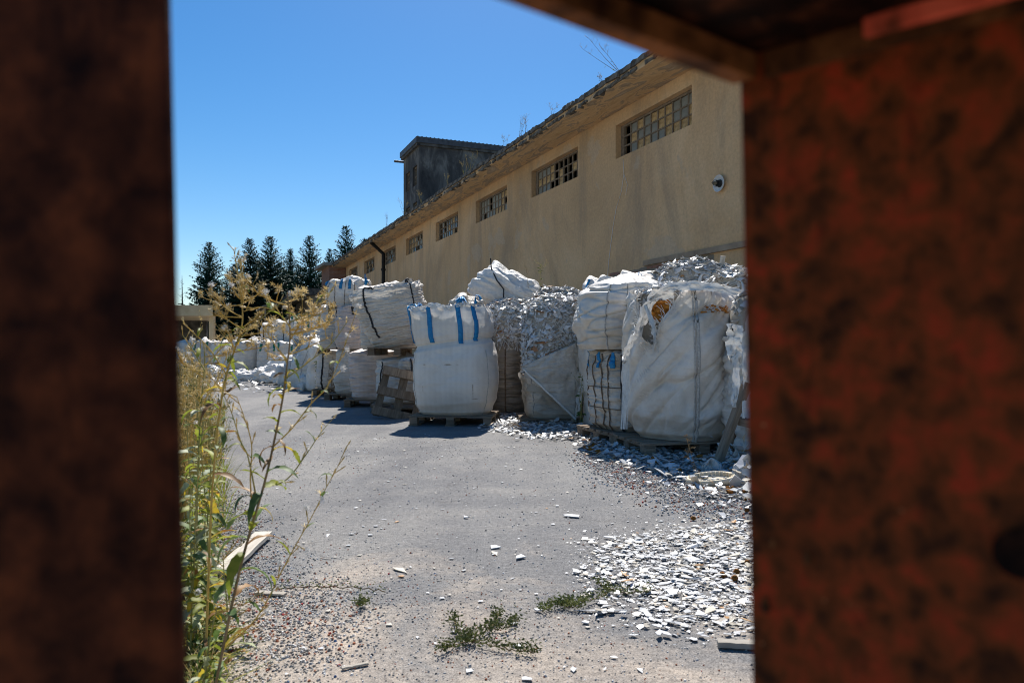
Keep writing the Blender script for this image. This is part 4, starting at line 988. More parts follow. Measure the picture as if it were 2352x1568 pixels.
# leaning planks at the right
def plank(label, p0, p1, wd, th, mat, name='plank', roll=0):
    p0, p1 = Vector(p0), Vector(p1); d = (p1-p0); L = d.length
    Mx = d.normalized(); side = Vector((0, 0, 1)).cross(Mx) if abs(Mx.z) < .95 else Vector((1, 0, 0)); side.normalize(); up = Mx.cross(side)
    M = Matrix((Mx, side, up)).transposed().to_4x4() @ Matrix.Rotation(roll, 4, 'X')
    b = MB(); nseg = 8
    for i in range(nseg+1):
        x = L*i/nseg; k = 1+.05*nz(i*.8, L, 0); zb = .004*nz(i*.5, 3, L)
        b.V += [(x, -wd/2*k, zb), (x, wd/2*k, zb), (x, wd/2*k, th+zb), (x, -wd/2*k, th+zb)]
        if i:
            a, c = (i-1)*4, i*4; b.F += [(a+j, c+j, c+(j+1) % 4, a+(j+1) % 4) for j in range(4)]
    b.F += [(0, 1, 2, 3), tuple(nseg*4+j for j in (3, 2, 1, 0))]
    o = part(name, b.V, b.F, MAT[mat]); o.matrix_world = Matrix.Translation(p0) @ M
    return tag(o, label, 'plank')
plank('grey plank leaning beside the shredded bag', G(1652, 1070), P(1722, 880, 6.25), .075, .05, 'wood_grey', roll=R(30))
plank('second plank propped behind the leaning grey one', G(1685, 1052), P(1702, 950, 6.6), .09, .04, 'wood_brown', roll=R(20))
plank('short weathered board stub nailed across the leaning planks', P(1688, 972, 6.35), P(1740, 985, 6.2), .10, .06, 'wood_grey')
plank('pale splintered board lying among the weeds at left', G(512, 1318, .02), G(606, 1228, .02), .085, .02, 'wood_pale')
plank('pale strip of wood lying at the lower right edge', G(1648, 1482, .006), G(1760, 1488, .006), .035, .018, 'wood_pale')
plank('thin white slat on the gravel left of centre', G(588, 1362, .006), G(655, 1366, .006), .03, .008, 'wood_pale')
plank('thin pale sliver on the asphalt near the bottom edge', G(785, 1536, .004), G(846, 1524, .004), .012, .006, 'wood_pale')
plank('white strip sticking up from the topmost shard heap', P(1655, 625, 9.1), P(1663, 588, 9.05), .06, .012, 'wood_pale')
# lid
pl = G(1634, 1112)
ld = thing('barrel_lid', 'cream oval plastic lid lying among the debris', 'lid', (pl.x, pl.y, .02)); ld.rotation_euler = (R(3), R(-5), R(8))
m = MB(); n_ = 48; a_, b_ = .185, .14
for r_, z in ((0, .012), (.86, .012), (.88, .038), (.93, .045), (1.0, .042), (1.02, .02), (1.0, 0), (0, 0)):
    m.V += [(r_*a_*math.cos(6.2832*j/n_), r_*b_*math.sin(6.2832*j/n_), z) for j in range(n_)]
for i in range(7):
    for j in range(n_): m.F.append((i*n_+j, i*n_+(j+1) % n_, (i+1)*n_+(j+1) % n_, (i+1)*n_+j))
m.part('lid_disc', MAT['lid_cream'], ld, True)
m = MB()
for j in range(30): q = 6.2832*j/30; m.box(-.006, .006, -.003, .003, 0, .03, Matrix.Translation((.85*a_*math.cos(q), .85*b_*math.sin(q), .013)) @ Matrix.Rotation(q, 4, 'Z'))
m.part('rim_ribs', MAT['lid_cream'], ld, kind='stuff')

# ------------------------------------------------------------------ litter
def inpoly(u, v, poly):
    c = False; n_ = len(poly)
    for i in range(n_):
        x1_, y1_ = poly[i]; x2_, y2_ = poly[i-1]
        if (y1_ > v) != (y2_ > v) and u < (x2_-x1_)*(v-y1_)/(y2_-y1_)+x1_: c = not c
    return c
def proj(p): return 1176+F*p.x/p.y, HZ+F*(CH-p.z)/p.y
def scatter(poly, n, r, soft=0.0):
    g = [G(u, v) for u, v in poly]; xa, xb = min(p.x for p in g)-soft, max(p.x for p in g)+soft; ya, yb = min(p.y for p in g)-soft, max(p.y for p in g)+soft
    out = []; gp = [(p.x, p.y) for p in g]
    while len(out) < n:
        p = Vector((r.uniform(xa, xb), r.uniform(ya, yb), 0)); q = p+Vector((r.gauss(0, 1), r.gauss(0, 1), 0))*soft
        if inpoly(q.x, q.y, gp) : out.append(p)
    return out
HEAP = [(1375, 1290), (1420, 1238), (1560, 1222), (1727, 1205), (1860, 1225), (1900, 1400), (1740, 1440), (1560, 1440), (1450, 1398), (1395, 1340)]
BAND1 = [(1135, 955), (1220, 952), (1345, 970), (1360, 1010), (1270, 1012), (1180, 1000), (1120, 985)]
BAND2 = [(1330, 1000), (1440, 1000), (1560, 1040), (1720, 1040), (1800, 1120), (1730, 1190), (1600, 1135), (1480, 1085), (1370, 1045)]
r3 = random.Random(8); items = []
def lay(pts, size, hmax, r, tint, flat=.86):
    for p in pts:
        z = abs(r.gauss(0, hmax)); nn = Vector((r.gauss(0, 1-flat), r.gauss(0, 1-flat), 1))
        s_ = size[0]+(size[1]-size[0])*r.random()**2.2
        big_ = r.random() < .012; items.append((Vector((p.x, p.y, z+.004)), nn, s_*(1.3 if big_ else 1), tint(r), r.uniform(2.5, 4) if big_ else r.uniform(.8, 1.7)))
lay(scatter(HEAP, 3300, r3, .13), (.010, .052), .006, r3, tint_white, .9)
lay(scatter(HEAP, 6500, r3, .18), (.004, .015), .004, r3, tint_white, .8)
lay(scatter(BAND1, 1500, r3, .12), (.03, .10), .02, r3, tint_white, .7)
lay(scatter(BAND2, 2600, r3, .15), (.02, .09), .022, r3, tint_white, .7)
lay(scatter([(1660, 1050), (1720, 1030), (1900, 1060), (1900, 1160), (1700, 1130)], 500, r3, .1), (.04, .16), .09, r3, tint_white, .3)
lay(scatter([(500, 846), (690, 846), (700, 905), (470, 890)], 1300, r3, .6), (.05, .25), .03, r3, tint_white, .6)
lay(scatter([(700, 1000), (1400, 1000), (1720, 1200), (1720, 1560), (600, 1560)], 420, r3, .1), (.012, .04), .001, r3, tint_white, .95)
V, Fc, T = shard_stuff(items, 5)
tag(part('plastic_flakes', V, Fc, MAT['shard'], tint=T), 'spread of small white broken plastic flakes over the yard', 'plastic flakes', kind='stuff')
# individually built shards
sm_ = []
for k in range(8):
    V, Fc, T = shard_stuff([(Vector((0, 0, 0)), Vector((0, 0, 1)), .1, (.58, .585, .59) if k < 5 else ((.50, .45, .36) if k < 7 else (.42, .24, .10)), 1.0+.12*k)], 40+k)
    sm_.append(mdata('plastic_shard', V, Fc, MAT['shard'], tint=T))
def put_shards(pts, size, lab, grp, r, z=.02, til=.2):
    for p in pts:
        o = link('plastic_shard', sm_[min(7, int(r.random()**1.6*8))], None, (p.x, p.y, abs(r.gauss(0, z))+.006), (r.gauss(0, til), r.gauss(0, til), r.uniform(0, 6.28)))
        k = r.uniform(*size)/.1; o.scale = (k, k*r.uniform(.5, 1), k*.8); tag(o, lab, 'plastic shard', grp)
put_shards(scatter(HEAP, 120, r3, .06), (.035, .085), 'larger white plastic shard lying in the bright heap at lower right', 'larger shards in the lower right heap', r3, .012, .09)
put_shards(scatter(BAND2, 60, r3, .1), (.07, .16), 'larger white shard in the litter below the huge torn bag', 'larger shards below the huge torn bag', r3, .03, .3)
put_shards(scatter(BAND1, 40, r3, .1), (.08, .17), 'larger white shard in the litter below the split bag', 'larger shards below the split bag', r3, .03, .3)
for u, v, s_, lab in [(1137, 1258, .10, 'square cream shard standing out left of centre on the asphalt'), (1136, 1272, .07, 'small pointed white shard just under the square cream one'), (1195, 1282, .10, 'pale rectangular shard on the open asphalt'),
                      (918, 1310, .10, 'flat pale flake on the asphalt left of centre'), (1070, 1190, .06, 'lone brownish chip on the open asphalt'), (1310, 1187, .12, 'long white sliver on the asphalt before the torn bag'), (1265, 1005, .22, 'large white sheet piece at the edge of the shaded litter'),
                      (1236, 1405, .05, 'small white chip by the creeping weeds'), (1345, 1432, .05, 'white chip at the lower tip of the heap'), (1600, 1290, .13, 'big white triangular shard in the middle of the heap'), (1560, 1340, .14, 'broad white fan shaped shard low in the heap')]:
    p = G(u, v); o = link('plastic_shard', sm_[rng.randrange(6)], None, (p.x, p.y, .006), (0, rng.uniform(-.06, .06), rng.uniform(0, 6))); k = s_/.1; o.scale = (k, k*.75, .8); tag(o, lab, 'plastic shard')
# orange foam lumps
fm = []
for k in range(4):
    b = MB(); rr = random.Random(k+60); n_ = 7
    for i, (z, s_) in enumerate(((0, .7), (.35, 1), (.7, .95), (1, .55))):
        for j in range(n_): q = 6.2832*j/n_; t_ = s_*rr.uniform(.7, 1.15); b.V.append((.5*t_*math.cos(q), .42*t_*math.sin(q), z*.6))
    for i in range(3):
        for j in range(n_): a, c = i*n_+j, i*n_+(j+1) % n_; b.F.append((a, c, c+n_, a+n_))
    b.F += [tuple(range(n_))[::-1], tuple(3*n_+j for j in range(n_))]; fm.append(mdata('foam_lump', b.V, b.F, MAT['foam_orange']))
def foam(u, v, s_, lab, grp=None, du=0, dv=0):
    p = G(u, v); o = link('foam_lump', fm[rng.randrange(4)], None, (p.x, p.y, .004), (0, 0, rng.uniform(0, 6))); o.scale = (s_, s_, s_); tag(o, lab, 'foam lump', grp)
for k in range(14): foam(1355+rng.uniform(-15, 40), 1028+rng.uniform(-16, 16), rng.uniform(.03, .07), 'orange foam lump in the cluster before the small seamed bag', 'orange lumps before the small bag')
for k in range(8): foam(rng.uniform(1480, 1640), rng.uniform(1055, 1095), rng.uniform(.05, .09), 'orange foam lump in the shade below the huge torn bag', 'orange lumps in the shade')
for k in range(7): foam(rng.uniform(1668, 1716), rng.uniform(1122, 1135), rng.uniform(.03, .06), 'orange foam lump beside the cream lid', 'orange lumps by the lid')
for k in range(6): foam(1716-rng.random()**2*80, 1150+rng.uniform(0, 190), rng.uniform(.018, .045), 'orange foam lump along the right gate panel', 'orange lumps by the gate panel')
foam(1592, 1195, .035, 'lone brown foam lump on the bare asphalt at right')
# crumpled fabric scraps near the lid
for i, (u, v, s_, lab) in enumerate([(1690, 1070, .17, 'crumpled white plastic scrap under the leaning plank'), (1705, 1105, .14, 'torn white scrap beside the cream lid'), (1630, 1085, .13, 'flat torn scrap left of the leaning plank'), (1712, 1045, .16, 'shredded scrap against the gate panel')]):
    p = G(u, v); t = blob('fabric_scrap', lab, (p.x, p.y, .05), R(40*i), (s_, s_*.7, s_*.4), fheap(20+i*3.0), 'fabric_crumple', (60, 36), 'torn fabric scraps'); t['category'] = 'fabric scrap'
# gravel and speckles
r4 = random.Random(12); V, Fc, T = [], [], []
def pebble(p, s_, c):
    k = len(V); h = s_*r4.uniform(.3, .6)
    for j in range(4):
        q = 6.2832*(j+r4.uniform(-.25, .25))/4; t_ = s_*.5*r4.uniform(.6, 1.1); V.append((p.x+t_*math.cos(q), p.y+t_*math.sin(q), 0)); T.append((*c, 1))
    for j in range(4):
        q = 6.2832*(j+.4)/4; t_ = s_*.3*r4.uniform(.5, 1.1); V.append((p.x+t_*math.cos(q), p.y+t_*math.sin(q), h*r4.uniform(.7, 1))); T.append((*c, 1))
    Fc.append((k+4, k+5, k+6, k+7))
    for j in range(4): Fc.append((k+j, k+(j+1) % 4, k+4+(j+1) % 4, k+4+j))
def pc():
    q = r4.random()
    if q < .30: g = r4.uniform(.45, .72); return (g, g*.97, g*.92)
    if q < .345: g = r4.uniform(.06, .13); return (g, g, g*1.1)
    if q < .45: return (.40, .14, .07)
    if q < .46: return (.06, .14, .30)
    if q < .468: return (.45, .05, .05)
    g = r4.uniform(.22, .5); return (g, g*.93, g*.83)
GRAV = [(420, 1190), (520, 1130), (560, 1200), (640, 1330), (760, 1370), (820, 1430), (700, 1568), (300, 1568)]
for p in scatter(GRAV, 9500, r4, .12): pebble(p, r4.uniform(.006, .016), pc())
for p in scatter([(560, 1250), (1000, 1330), (1300, 1400), (1560, 1500), (1650, 1600), (480, 1600)], 4600, r4, .25): pebble(p, r4.uniform(.003, .010), pc())
for p in scatter([(600, 1000), (1340, 1010), (1720, 1150), (1760, 1600), (500, 1600)], 2600, r4, .2): pebble(p, r4.uniform(.005, .014), pc())
for p in scatter([(1330, 1040), (1450, 1060), (1740, 1170), (1740, 1215), (1600, 1180), (1430, 1110)], 4200, r4, .15): pebble(p, r4.uniform(.008, .024), pc())
tag(part('gravel', V, Fc, MAT['pebble'], tint=T), 'loose gravel and coloured chips strewn over the yard', 'gravel', kind='stuff')

# ------------------------------------------------------------------ plants
def leaf_mesh(name, seed, mat, L=.16, W=.035, droop=.5, serr=.25):
    r = random.Random(seed); V, Fc = [], []; n_ = 9
    for i in range(n_+1):
        t = i/n_; wd = W*.5*math.sin(math.pi*min(1, t*.92+.06))**.7*(1-.25*t); wd *= 1+serr*(r.uniform(-.2, 1) if i % 2 else -r.uniform(0, .8))
        ang = -droop*t*t*1.6+.25*t; x = L*t*math.cos(ang*.6); z = L*(.35*t-droop*t*t*1.1); fold = .35
        if i == n_: wd = .0005
        V += [(x, -wd, z+wd*fold+r.uniform(-.003, .003)), (x, 0, z), (x, wd, z+wd*fold+r.uniform(-.003, .003))]
        if i: a, b = i*3-3, i*3; Fc += [(a, a+1, b+1, b), (a+1, a+2, b+2, b+1)]
    return mdata(name, V, Fc, MAT[mat], True)
LEAVES = {}
for mt in ('leaf_green', 'leaf_deep', 'leaf_pale', 'leaf_yellow', 'leaf_brown'):
    LEAVES[mt] = [leaf_mesh('leaf', 10*k+len(mt), mt, .16, .042 if mt != 'leaf_brown' else .030, .35+.22*k, .35) for k in range(4)]
def add_leaf(parent, p, azim, pitch, scale, mt):
    o = link('leaf', LEAVES[mt][rng.randrange(4)], parent, p, (rng.uniform(-.5, .5), -pitch, azim)); o.scale = (scale, scale*rng.uniform(.8, 1.3), scale); return o
def head(m, p, d, L, w_, open_=0, r=rng):
    """a composite flower head: a slim spindle, or an opened star of bracts"""
    d = d.normalized()
    if not open_:
        m.tube([p, p+d*L*.25, p+d*L*.6, p+d*L], [w_*.4, w_, w_*.8, w_*.15], 5, False)
    else:
        a = d.orthogonal().normalized(); b = d.cross(a); k = len(m.V)
        for j in range(6):
            q = 6.2832*j/6+r.uniform(-.2, .2); dd = (a*math.cos(q)+b*math.sin(q))*.9+d*r.uniform(-.2, .7); s_ = d.cross(dd).normalized()*w_*.55; k = len(m.V)
            m.V += [tuple(p-s_), tuple(p+s_), tuple(p+dd*L*.6+s_*.8), tuple(p+dd*L), tuple(p+dd*L*.6-s_*.8)]; m.F.append((k, k+1, k+2, k+3, k+4))
def panicle(stem, heads, puffs, p, d, L, depth, r, rad, fl):
    n_ = 5; pts = [p]; dd = d.normalized()
    for i in range(n_):
        dd = (dd+Vector((r.gauss(0, .10), r.gauss(0, .10), r.gauss(0, .06)+.04))).normalized(); pts.append(pts[-1]+dd*L/n_)
    stem.tube(pts, [rad*(1-.6*i/n_) for i in range(n_+1)], 5, False)
    if depth > 0:
        for k in range(r.randint(2, 3)):
            q = r.uniform(.25, .98)*n_; i = min(int(q), n_-1); pp = pts[i].lerp(pts[i+1], q-i)
            side = Vector((r.gauss(0, 1), r.gauss(0, 1), r.uniform(.0, .8))).normalized()
            panicle(stem, heads, puffs, pp, (dd*.7+side*.8), L*r.uniform(.35, .6), depth-1, r, rad*.6, fl)
    for k in range(r.randint(2, 4) if depth == 0 else 2):
        q = r.uniform(.15, 1)*n_; i = min(int(q), n_-1); pp = pts[i].lerp(pts[i+1], q-i)
        side = (dd*.8+Vector((r.gauss(0, .7), r.gauss(0, .7), r.gauss(.25, .6)))).normalized()
        head(heads, pp+side*.004, side, r.uniform(.009, .014), r.uniform(.0016, .0026), r.random() < fl, r)
    if r.random() < .05: puffs.append(pts[-1])
def puff_mesh(ps, m, r):
    for p in ps:
        for k in range(46):
            d = Vector((r.gauss(0, 1), r.gauss(0, 1), r.gauss(0.3, 1))).normalized(); m.tube([p, p+d*r.uniform(.006, .012)], [.0004, .0007], 3, False)
def spline(pts, n_=5):
    out = []
    for i in range(len(pts)-1):
        p0, p1, p2, p3 = pts[max(i-1, 0)], pts[i], pts[i+1], pts[min(i+2, len(pts)-1)]
        for k in range(n_):
            t = k/n_; out.append(.5*((2*p1)+(p2-p0)*t+(2*p0-5*p1+4*p2-p3)*t*t+(3*p1-p0-3*p2+p3)*t**3))
    out.append(pts[-1]); return out
def tall_weed(label, pix, Yb, Yt, branches, leaves, crown, seed, rad=.005, stem_mat='stem_tan', leaf_mix=('leaf_green', 'leaf_yellow', 'leaf_green', 'leaf_brown', 'leaf_deep'), fl=.55, group='tall wild lettuce plants by the gate', crown_L=.2, depth=2, lsc=1.0):
    r = random.Random(seed); n_ = len(pix)
    pts = [P(u, v, Yb+(Yt-Yb)*i/(n_-1)) for i, (u, v) in enumerate(pix)]
    base = Vector((pts[0].x-(pts[1].x-pts[0].x)*.5, pts[0].y, -.01)); pts = [base]+pts
    t = thing('wild_lettuce', label, 'weed', tuple(base), 0, group)
    loc = [p-base for p in spline(pts, 6)]; N_ = len(loc)
    MB().tube(loc, [rad*(1-.6*i/N_) for i in range(N_)], 7).part('stem', MAT[stem_mat], t, True)
    stem, hd, puffs = MB(), MB(), []
    for bi, bp in enumerate(branches):
        Yq = bp[0]; q = [P(u, v, Yq+(bp[2]-Yq)*i/(len(bp[1])-1))-base for i, (u, v) in enumerate(bp[1])]
        sp_ = spline(q, 5); br = MB().tube(sp_, [rad*.55*(1-.7*i/len(sp_)) for i in range(len(sp_))], 6); br.part('branch', MAT['stem_green' if bi % 2 else 'stem_tan'], t, True)
        for i in range(4, len(sp_), 2):
            d = (sp_[i]-sp_[i-1]).normalized(); side = (d*.9+Vector((r.gauss(0, .5), r.gauss(0, .5), r.gauss(.2, .4)))).normalized()
            stem.tube([sp_[i], sp_[i]+side*.02], .0012, 4, False); head(hd, sp_[i]+side*.02, side, r.uniform(.014, .02), r.uniform(.0022, .0032), r.random() < .2, r)
            if r.random() < .16: puffs.append(sp_[i]+side*.045)
        for i in range(3, len(sp_)-3, 5): add_leaf(t, sp_[i], r.uniform(0, 6.28), r.uniform(.2, 1.0), r.uniform(.22, .45)*lsc, r.choice(('leaf_deep', 'leaf_green')))
    for k in range(leaves):
        f = (k+.5)/leaves; i = min(N_-2, int(f*N_*.72)); mt = r.choice(leaf_mix) if f > .35 else r.choice(('leaf_brown', 'leaf_yellow')+tuple(leaf_mix))
        add_leaf(t, loc[i], k*2.4+r.uniform(-.5, .5), r.uniform(-.3, .7), r.uniform(.55, 1.05)*(1-.45*f)*lsc, mt)
    for (i0, i1, k_, L) in crown:
        for k in range(k_):
            i = min(N_-1, int(N_*(i0+(i1-i0)*r.random()))); d = Vector((r.gauss(0, 1), r.gauss(0, .6), r.uniform(-.1, .75))).normalized()
            panicle(stem, hd, puffs, loc[i], d, L*r.uniform(.6, 1.2), depth, r, rad*.5, fl)
    if stem.V: stem.part('flower_stalks', MAT['stem_tan'], t, kind='stuff')
    if hd.V: hd.part('seed_heads', MAT['seed_tan' if fl > .3 else 'seed_green'], t, kind='stuff')
    if puffs:
        pm = MB(); puff_mesh(puffs[:14], pm, r); pm.part('seed_fluff', MAT['pappus'], t, kind='stuff')
    return t
tall_weed('tall lettuce weed leaning right with a long bare stalk in front', [(496, 1568), (544, 1337), (575, 1219), (605, 1118), (627, 1026), (649, 917), (658, 850), (666, 780), (664, 720), (660, 672)], 1.95, 2.05,
          [(2.0, [(512, 1490), (575, 1435), (610, 1385), (645, 1315), (680, 1250), (715, 1188), (750, 1118), (772, 1079), (791, 1035)], 2.1),
           (2.0, [(605, 1118), (658, 1101), (706, 1039), (732, 1000), (756, 970)], 2.15), (2.0, [(581, 1190), (575, 1100), (578, 1022), (562, 961), (544, 912)], 1.95),
           (2.0, [(590, 1150), (570, 1050), (553, 1013), (527, 934), (500, 882)], 1.9), (2.0, [(627, 1026), (671, 983), (715, 926), (754, 884), (790, 800), (815, 725)], 2.1), (2.0, [(655, 870), (710, 830), (760, 790), (800, 735)], 2.1),
           (2.0, [(668, 753), (640, 720), (600, 705), (560, 715)], 2.0), (2.0, [(666, 740), (700, 722), (740, 690), (765, 665)], 2.05)],
          44, [(.72, .96, 12, .12)], 3, .0043, 'stem_brown', lsc=.9)
tall_weed('tall lettuce weed with the widest dry flower crown left of the leaning one', [(470, 1568), (478, 1350), (486, 1150), (500, 980), (520, 860), (540, 800), (556, 745), (556, 700), (550, 668)], 2.25, 2.35,
          [(2.3, [(520, 860), (480, 800), (440, 760), (420, 742)], 2.3), (2.3, [(540, 790), (590, 740), (640, 700), (680, 670)], 2.4), (2.32, [(556, 700), (548, 640), (541, 600), (537, 572)], 2.35)],
          42, [(.62, .96, 15, .13)], 5, .0044, 'stem_tan', lsc=.85)
tall_weed('tall lettuce weed with a tan crown beside the gate post', [(448, 1568), (452, 1380), (452, 1200), (456, 1050), (462, 930), (470, 840), (468, 790)], 2.5, 2.6, [(2.5, [(462, 930), (500, 870), (520, 820)], 2.5), (2.5, [(470, 850), (440, 800), (420, 770)], 2.5)], 46, [(.66, .96, 9, .12)], 7, .0046, 'stem_green', ('leaf_green', 'leaf_pale', 'leaf_deep', 'leaf_green'))
LG = [('leafy green lettuce weed hugging the gate post low down', [(436, 1560), (440, 1420), (446, 1290), (450, 1180), (455, 1090)], 2.35, 2.4, 46), ('pale leaved lettuce weed between the gate post and the board', [(470, 1540), (480, 1420), (472, 1290), (478, 1180), (484, 1060), (480, 960)], 2.75, 2.8, 40),
      ('short yellowing lettuce weed at the bottom by the gate post', [(455, 1640), (470, 1560), (482, 1470), (500, 1390)], 1.95, 2.0, 30), ('slim lettuce weed in the middle of the thicket', [(440, 1400), (446, 1250), (452, 1100), (470, 960), (476, 880)], 3.0, 3.1, 34), ('small green weed sprouting by the pale board', [(520, 1480), (522, 1400), (516, 1330), (512, 1280)], 2.45, 2.5, 18)]
for i, (lab, px, ya, yb, nl) in enumerate(LG):
    tall_weed(lab, px, ya, yb, [], nl, [(.8, 1.0, 3, .10)], 20+i, .0036, 'stem_green', ('leaf_green', 'leaf_pale', 'leaf_deep', 'leaf_yellow'), .2, depth=1, lsc=.9)
r6 = random.Random(90)
for k in range(11):
    Yk = 2.35+1.9*k/10; uk = 426+r6.uniform(0, 62); vb = HZ+F*CH/Yk; hh = r6.uniform(.55, .85); vt = HZ+F*(CH-hh)/Yk
    tall_weed('leafy yellow green lettuce weed in the thick of the left edge', [(uk+r6.uniform(-8, 8)*j_/3, vb+(vt-vb)*(j_+.05)/4) for j_ in range(5)], Yk, Yk+.05, [], 34, [(.85, 1.0, 3, .08)], 200+k, .0034, 'stem_green', ('leaf_green', 'leaf_green', 'leaf_yellow', 'leaf_pale', 'leaf_deep'), .3, 'leafy weeds in the thick of the left edge', depth=1, lsc=.95)
# dry thicket along the left edge of the yard
def dry_proto(seed, green=False):
    r = random.Random(seed); st, hd, pf = MB(), MB(), []
    for k in range(7):
        a = r.uniform(0, 6.28); top = Vector((.16*math.cos(a)*r.random(), .16*math.sin(a)*r.random(), r.uniform(.45, .8)))
        st.tube([(0.03*math.cos(a), .03*math.sin(a), 0), top*.5+Vector((r.gauss(0, .02), r.gauss(0, .02), 0)), top], [.004, .003, .002], 5, False)
        for q in range(4): panicle(st, hd, pf, top*r.uniform(.55, 1), Vector((r.gauss(0, 1), r.gauss(0, 1), .9)), r.uniform(.10, .2), 1, r, .0016, .7)
    return (mdata('stems', st.V, st.F, MAT['stem_tan' if not green else 'stem_green']), mdata('seed_heads', hd.V, hd.F, MAT['seed_tan' if not green else 'seed_green']))
protos = [dry_proto(70), dry_proto(71), dry_proto(72), dry_proto(73, True)]
r5 = random.Random(31)
for k in range(46):
    Y = 3.6+7.0*(k/46)**1.1; u = 418+r5.uniform(-30, 62)*(1-.25*k/46)
    t = thing('dry_weed', 'dry tan weed in the thicket along the left edge of the yard', 'weed', (X(u, Y), Y, -.01), r5.uniform(0, 6), 'dry weeds along the left edge'); s_ = r5.uniform(.75, 1.25); t.scale = (s_, s_, s_*r5.uniform(.8, 1.15))
    a, b = protos[k % 4]; link('stems', a, t, kind='stuff'); link('seed_heads', b, t, kind='stuff')
# grass tufts as ground cover below
V, Fc = [], []
for k in range(3600):
    Y = 2.0+10*r5.random()**1.5; u = 400+r5.uniform(-30, 95)*(1.25 if Y > 4 else .9); p = Vector((X(u, Y), Y, -.01)); h = r5.uniform(.04, .12) if Y < 4.2 else r5.uniform(.06, .32); a = r5.uniform(0, 6.28); ln = r5.uniform(.03, .26); wd = r5.uniform(.0015, .0035)
    d = Vector((math.cos(a), math.sin(a), 0)); s_ = Vector((-d.y, d.x, 0))*wd; k0 = len(V)
    V += [tuple(p-s_), tuple(p+s_), tuple(p+d*ln*.4+s_*.8+Vector((0, 0, h*.6))), tuple(p+d*ln*.4-s_*.8+Vector((0, 0, h*.6))), tuple(p+d*ln+Vector((0, 0, h)))]
    Fc += [(k0, k0+1, k0+2, k0+3), (k0+3, k0+2, k0+4)]
half = len(Fc)//2
o = tag(part('dry_grass', V, Fc, [MAT['dry_straw'], MAT['leaf_green']]), 'dry straw coloured grass under the weeds at the left edge', 'grass', kind='stuff')
o.data.polygons.foreach_set('material_index', [0 if (i//2) % 3 == 0 else 1 for i in range(len(Fc))])
# creeping weeds on the asphalt
def creeper(label, runs, seed, dens=1.0):
    r = random.Random(seed); g = [[G(u, v) for u, v in run] for run in runs]; base = g[0][0].copy()
    t = thing('creeping_weed', label, 'weed', tuple(base), 0, 'creeping weeds on the asphalt'); st, lf = MB(), MB()
    for run in g:
        pts = [p-base for p in spline(run, 8)]
        for p in pts: p.z = .008+r.uniform(0, .012)
        st.tube(pts, .0022, 5)
        for i, p in enumerate(pts):
            for k in range(int(9*dens)):
                d = Vector((r.gauss(0, 1), r.gauss(0, 1), r.uniform(-.1, 1.1))).normalized(); q = p+Vector((r.gauss(0, .012), r.gauss(0, .012), abs(r.gauss(0, .014)))); s_ = d.orthogonal().normalized()*r.uniform(.002, .0042); L = r.uniform(.008, .018); k0 = len(lf.V)
                lf.V += [tuple(q), tuple(q+d*L*.5+s_), tuple(q+d*L), tuple(q+d*L*.5-s_)]; lf.F.append((k0, k0+1, k0+2, k0+3))
    st.part('stems', MAT['stem_brown'], t, kind='stuff'); lf.part('leaves', MAT['weed_low'], t, kind='stuff')
creeper('branching green creeper on the sandy asphalt in front', [[(1075, 1478), (1050, 1455), (1043, 1425)], [(1075, 1478), (1110, 1460), (1140, 1430), (1145, 1418)], [(1120, 1450), (1160, 1450), (1190, 1435)], [(1075, 1478), (1130, 1492), (1190, 1502), (1232, 1506)], [(1075, 1480), (1040, 1490), (1010, 1504)]], 3, 1.5)
creeper('small bushy creeper left of the shard heap', [[(1245, 1408), (1280, 1396), (1310, 1388)], [(1290, 1398), (1325, 1402), (1340, 1392)]], 4, 2.2)
creeper('creeper growing into the edge of the shard heap', [[(1370, 1345), (1400, 1360), (1440, 1368), (1490, 1366)], [(1400, 1360), (1385, 1375), (1350, 1388)]], 5, 1.0)
creeper('tiny green tuft on the asphalt at lower left', [[(826, 1400), (836, 1392)]], 6, 2.0)
creeper('long dry runner reaching right from the weeds', [[(640, 1358), (720, 1352), (800, 1356), (885, 1364)]], 7, .35)
# weeds by the bags, on the roof and on the heap
def stalk_weed(label, base, H, seed, mats=('stem_brown', 'weed_low', 'seed_tan'), n_st=3, heads_k=3, leaves=18, group=None, lean=(0, 0), spread=.12):
    r = random.Random(seed); t = thing('stalk_weed', label, 'weed', tuple(base), 0, group); st, lf, hd, pf = MB(), MB(), MB(), []
    for k in range(n_st):
        top = Vector((r.gauss(0, spread)*H+lean[0]*H, r.gauss(0, spread)*H+lean[1]*H, H*r.uniform(.7, 1))); bp = Vector((r.gauss(0, .03), r.gauss(0, .03), 0)); mid = bp.lerp(top, .5)+Vector((r.gauss(0, .03)*H, 0, 0))
        st.tube([bp, mid, top], [.006*H+.002, .005*H, .002], 5, False)
        for q in range(leaves):
            f = r.random(); p = bp.lerp(mid, f*2) if f < .5 else mid.lerp(top, f*2-1); d = Vector((r.gauss(0, 1), r.gauss(0, 1), r.uniform(-.4, .6))).normalized(); L = r.uniform(.04, .10)*(.5+H*.5); s_ = d.orthogonal().normalized()*L*.2; k0 = len(lf.V)
            lf.V += [tuple(p), tuple(p+d*L*.5+s_), tuple(p+d*L-Vector((0, 0, L*.2))), tuple(p+d*L*.5-s_)]; lf.F.append((k0, k0+1, k0+2, k0+3))
        for q in range(heads_k): panicle(st, hd, pf, bp.lerp(top, r.uniform(.6, 1)), Vector((r.gauss(0, .7), r.gauss(0, .7), 1)), H*r.uniform(.12, .3), 1, r, .002*H+.0008, .5)
    st.part('stems', MAT[mats[0]], t, kind='stuff')
    if lf.V: lf.part('leaves', MAT[mats[1]], t, kind='stuff')
    if hd.V:
        for i, v in enumerate(hd.V): pass
        hd.part('seed_heads', MAT[mats[2]], t, kind='stuff')
SW = 'weeds growing by the bags'
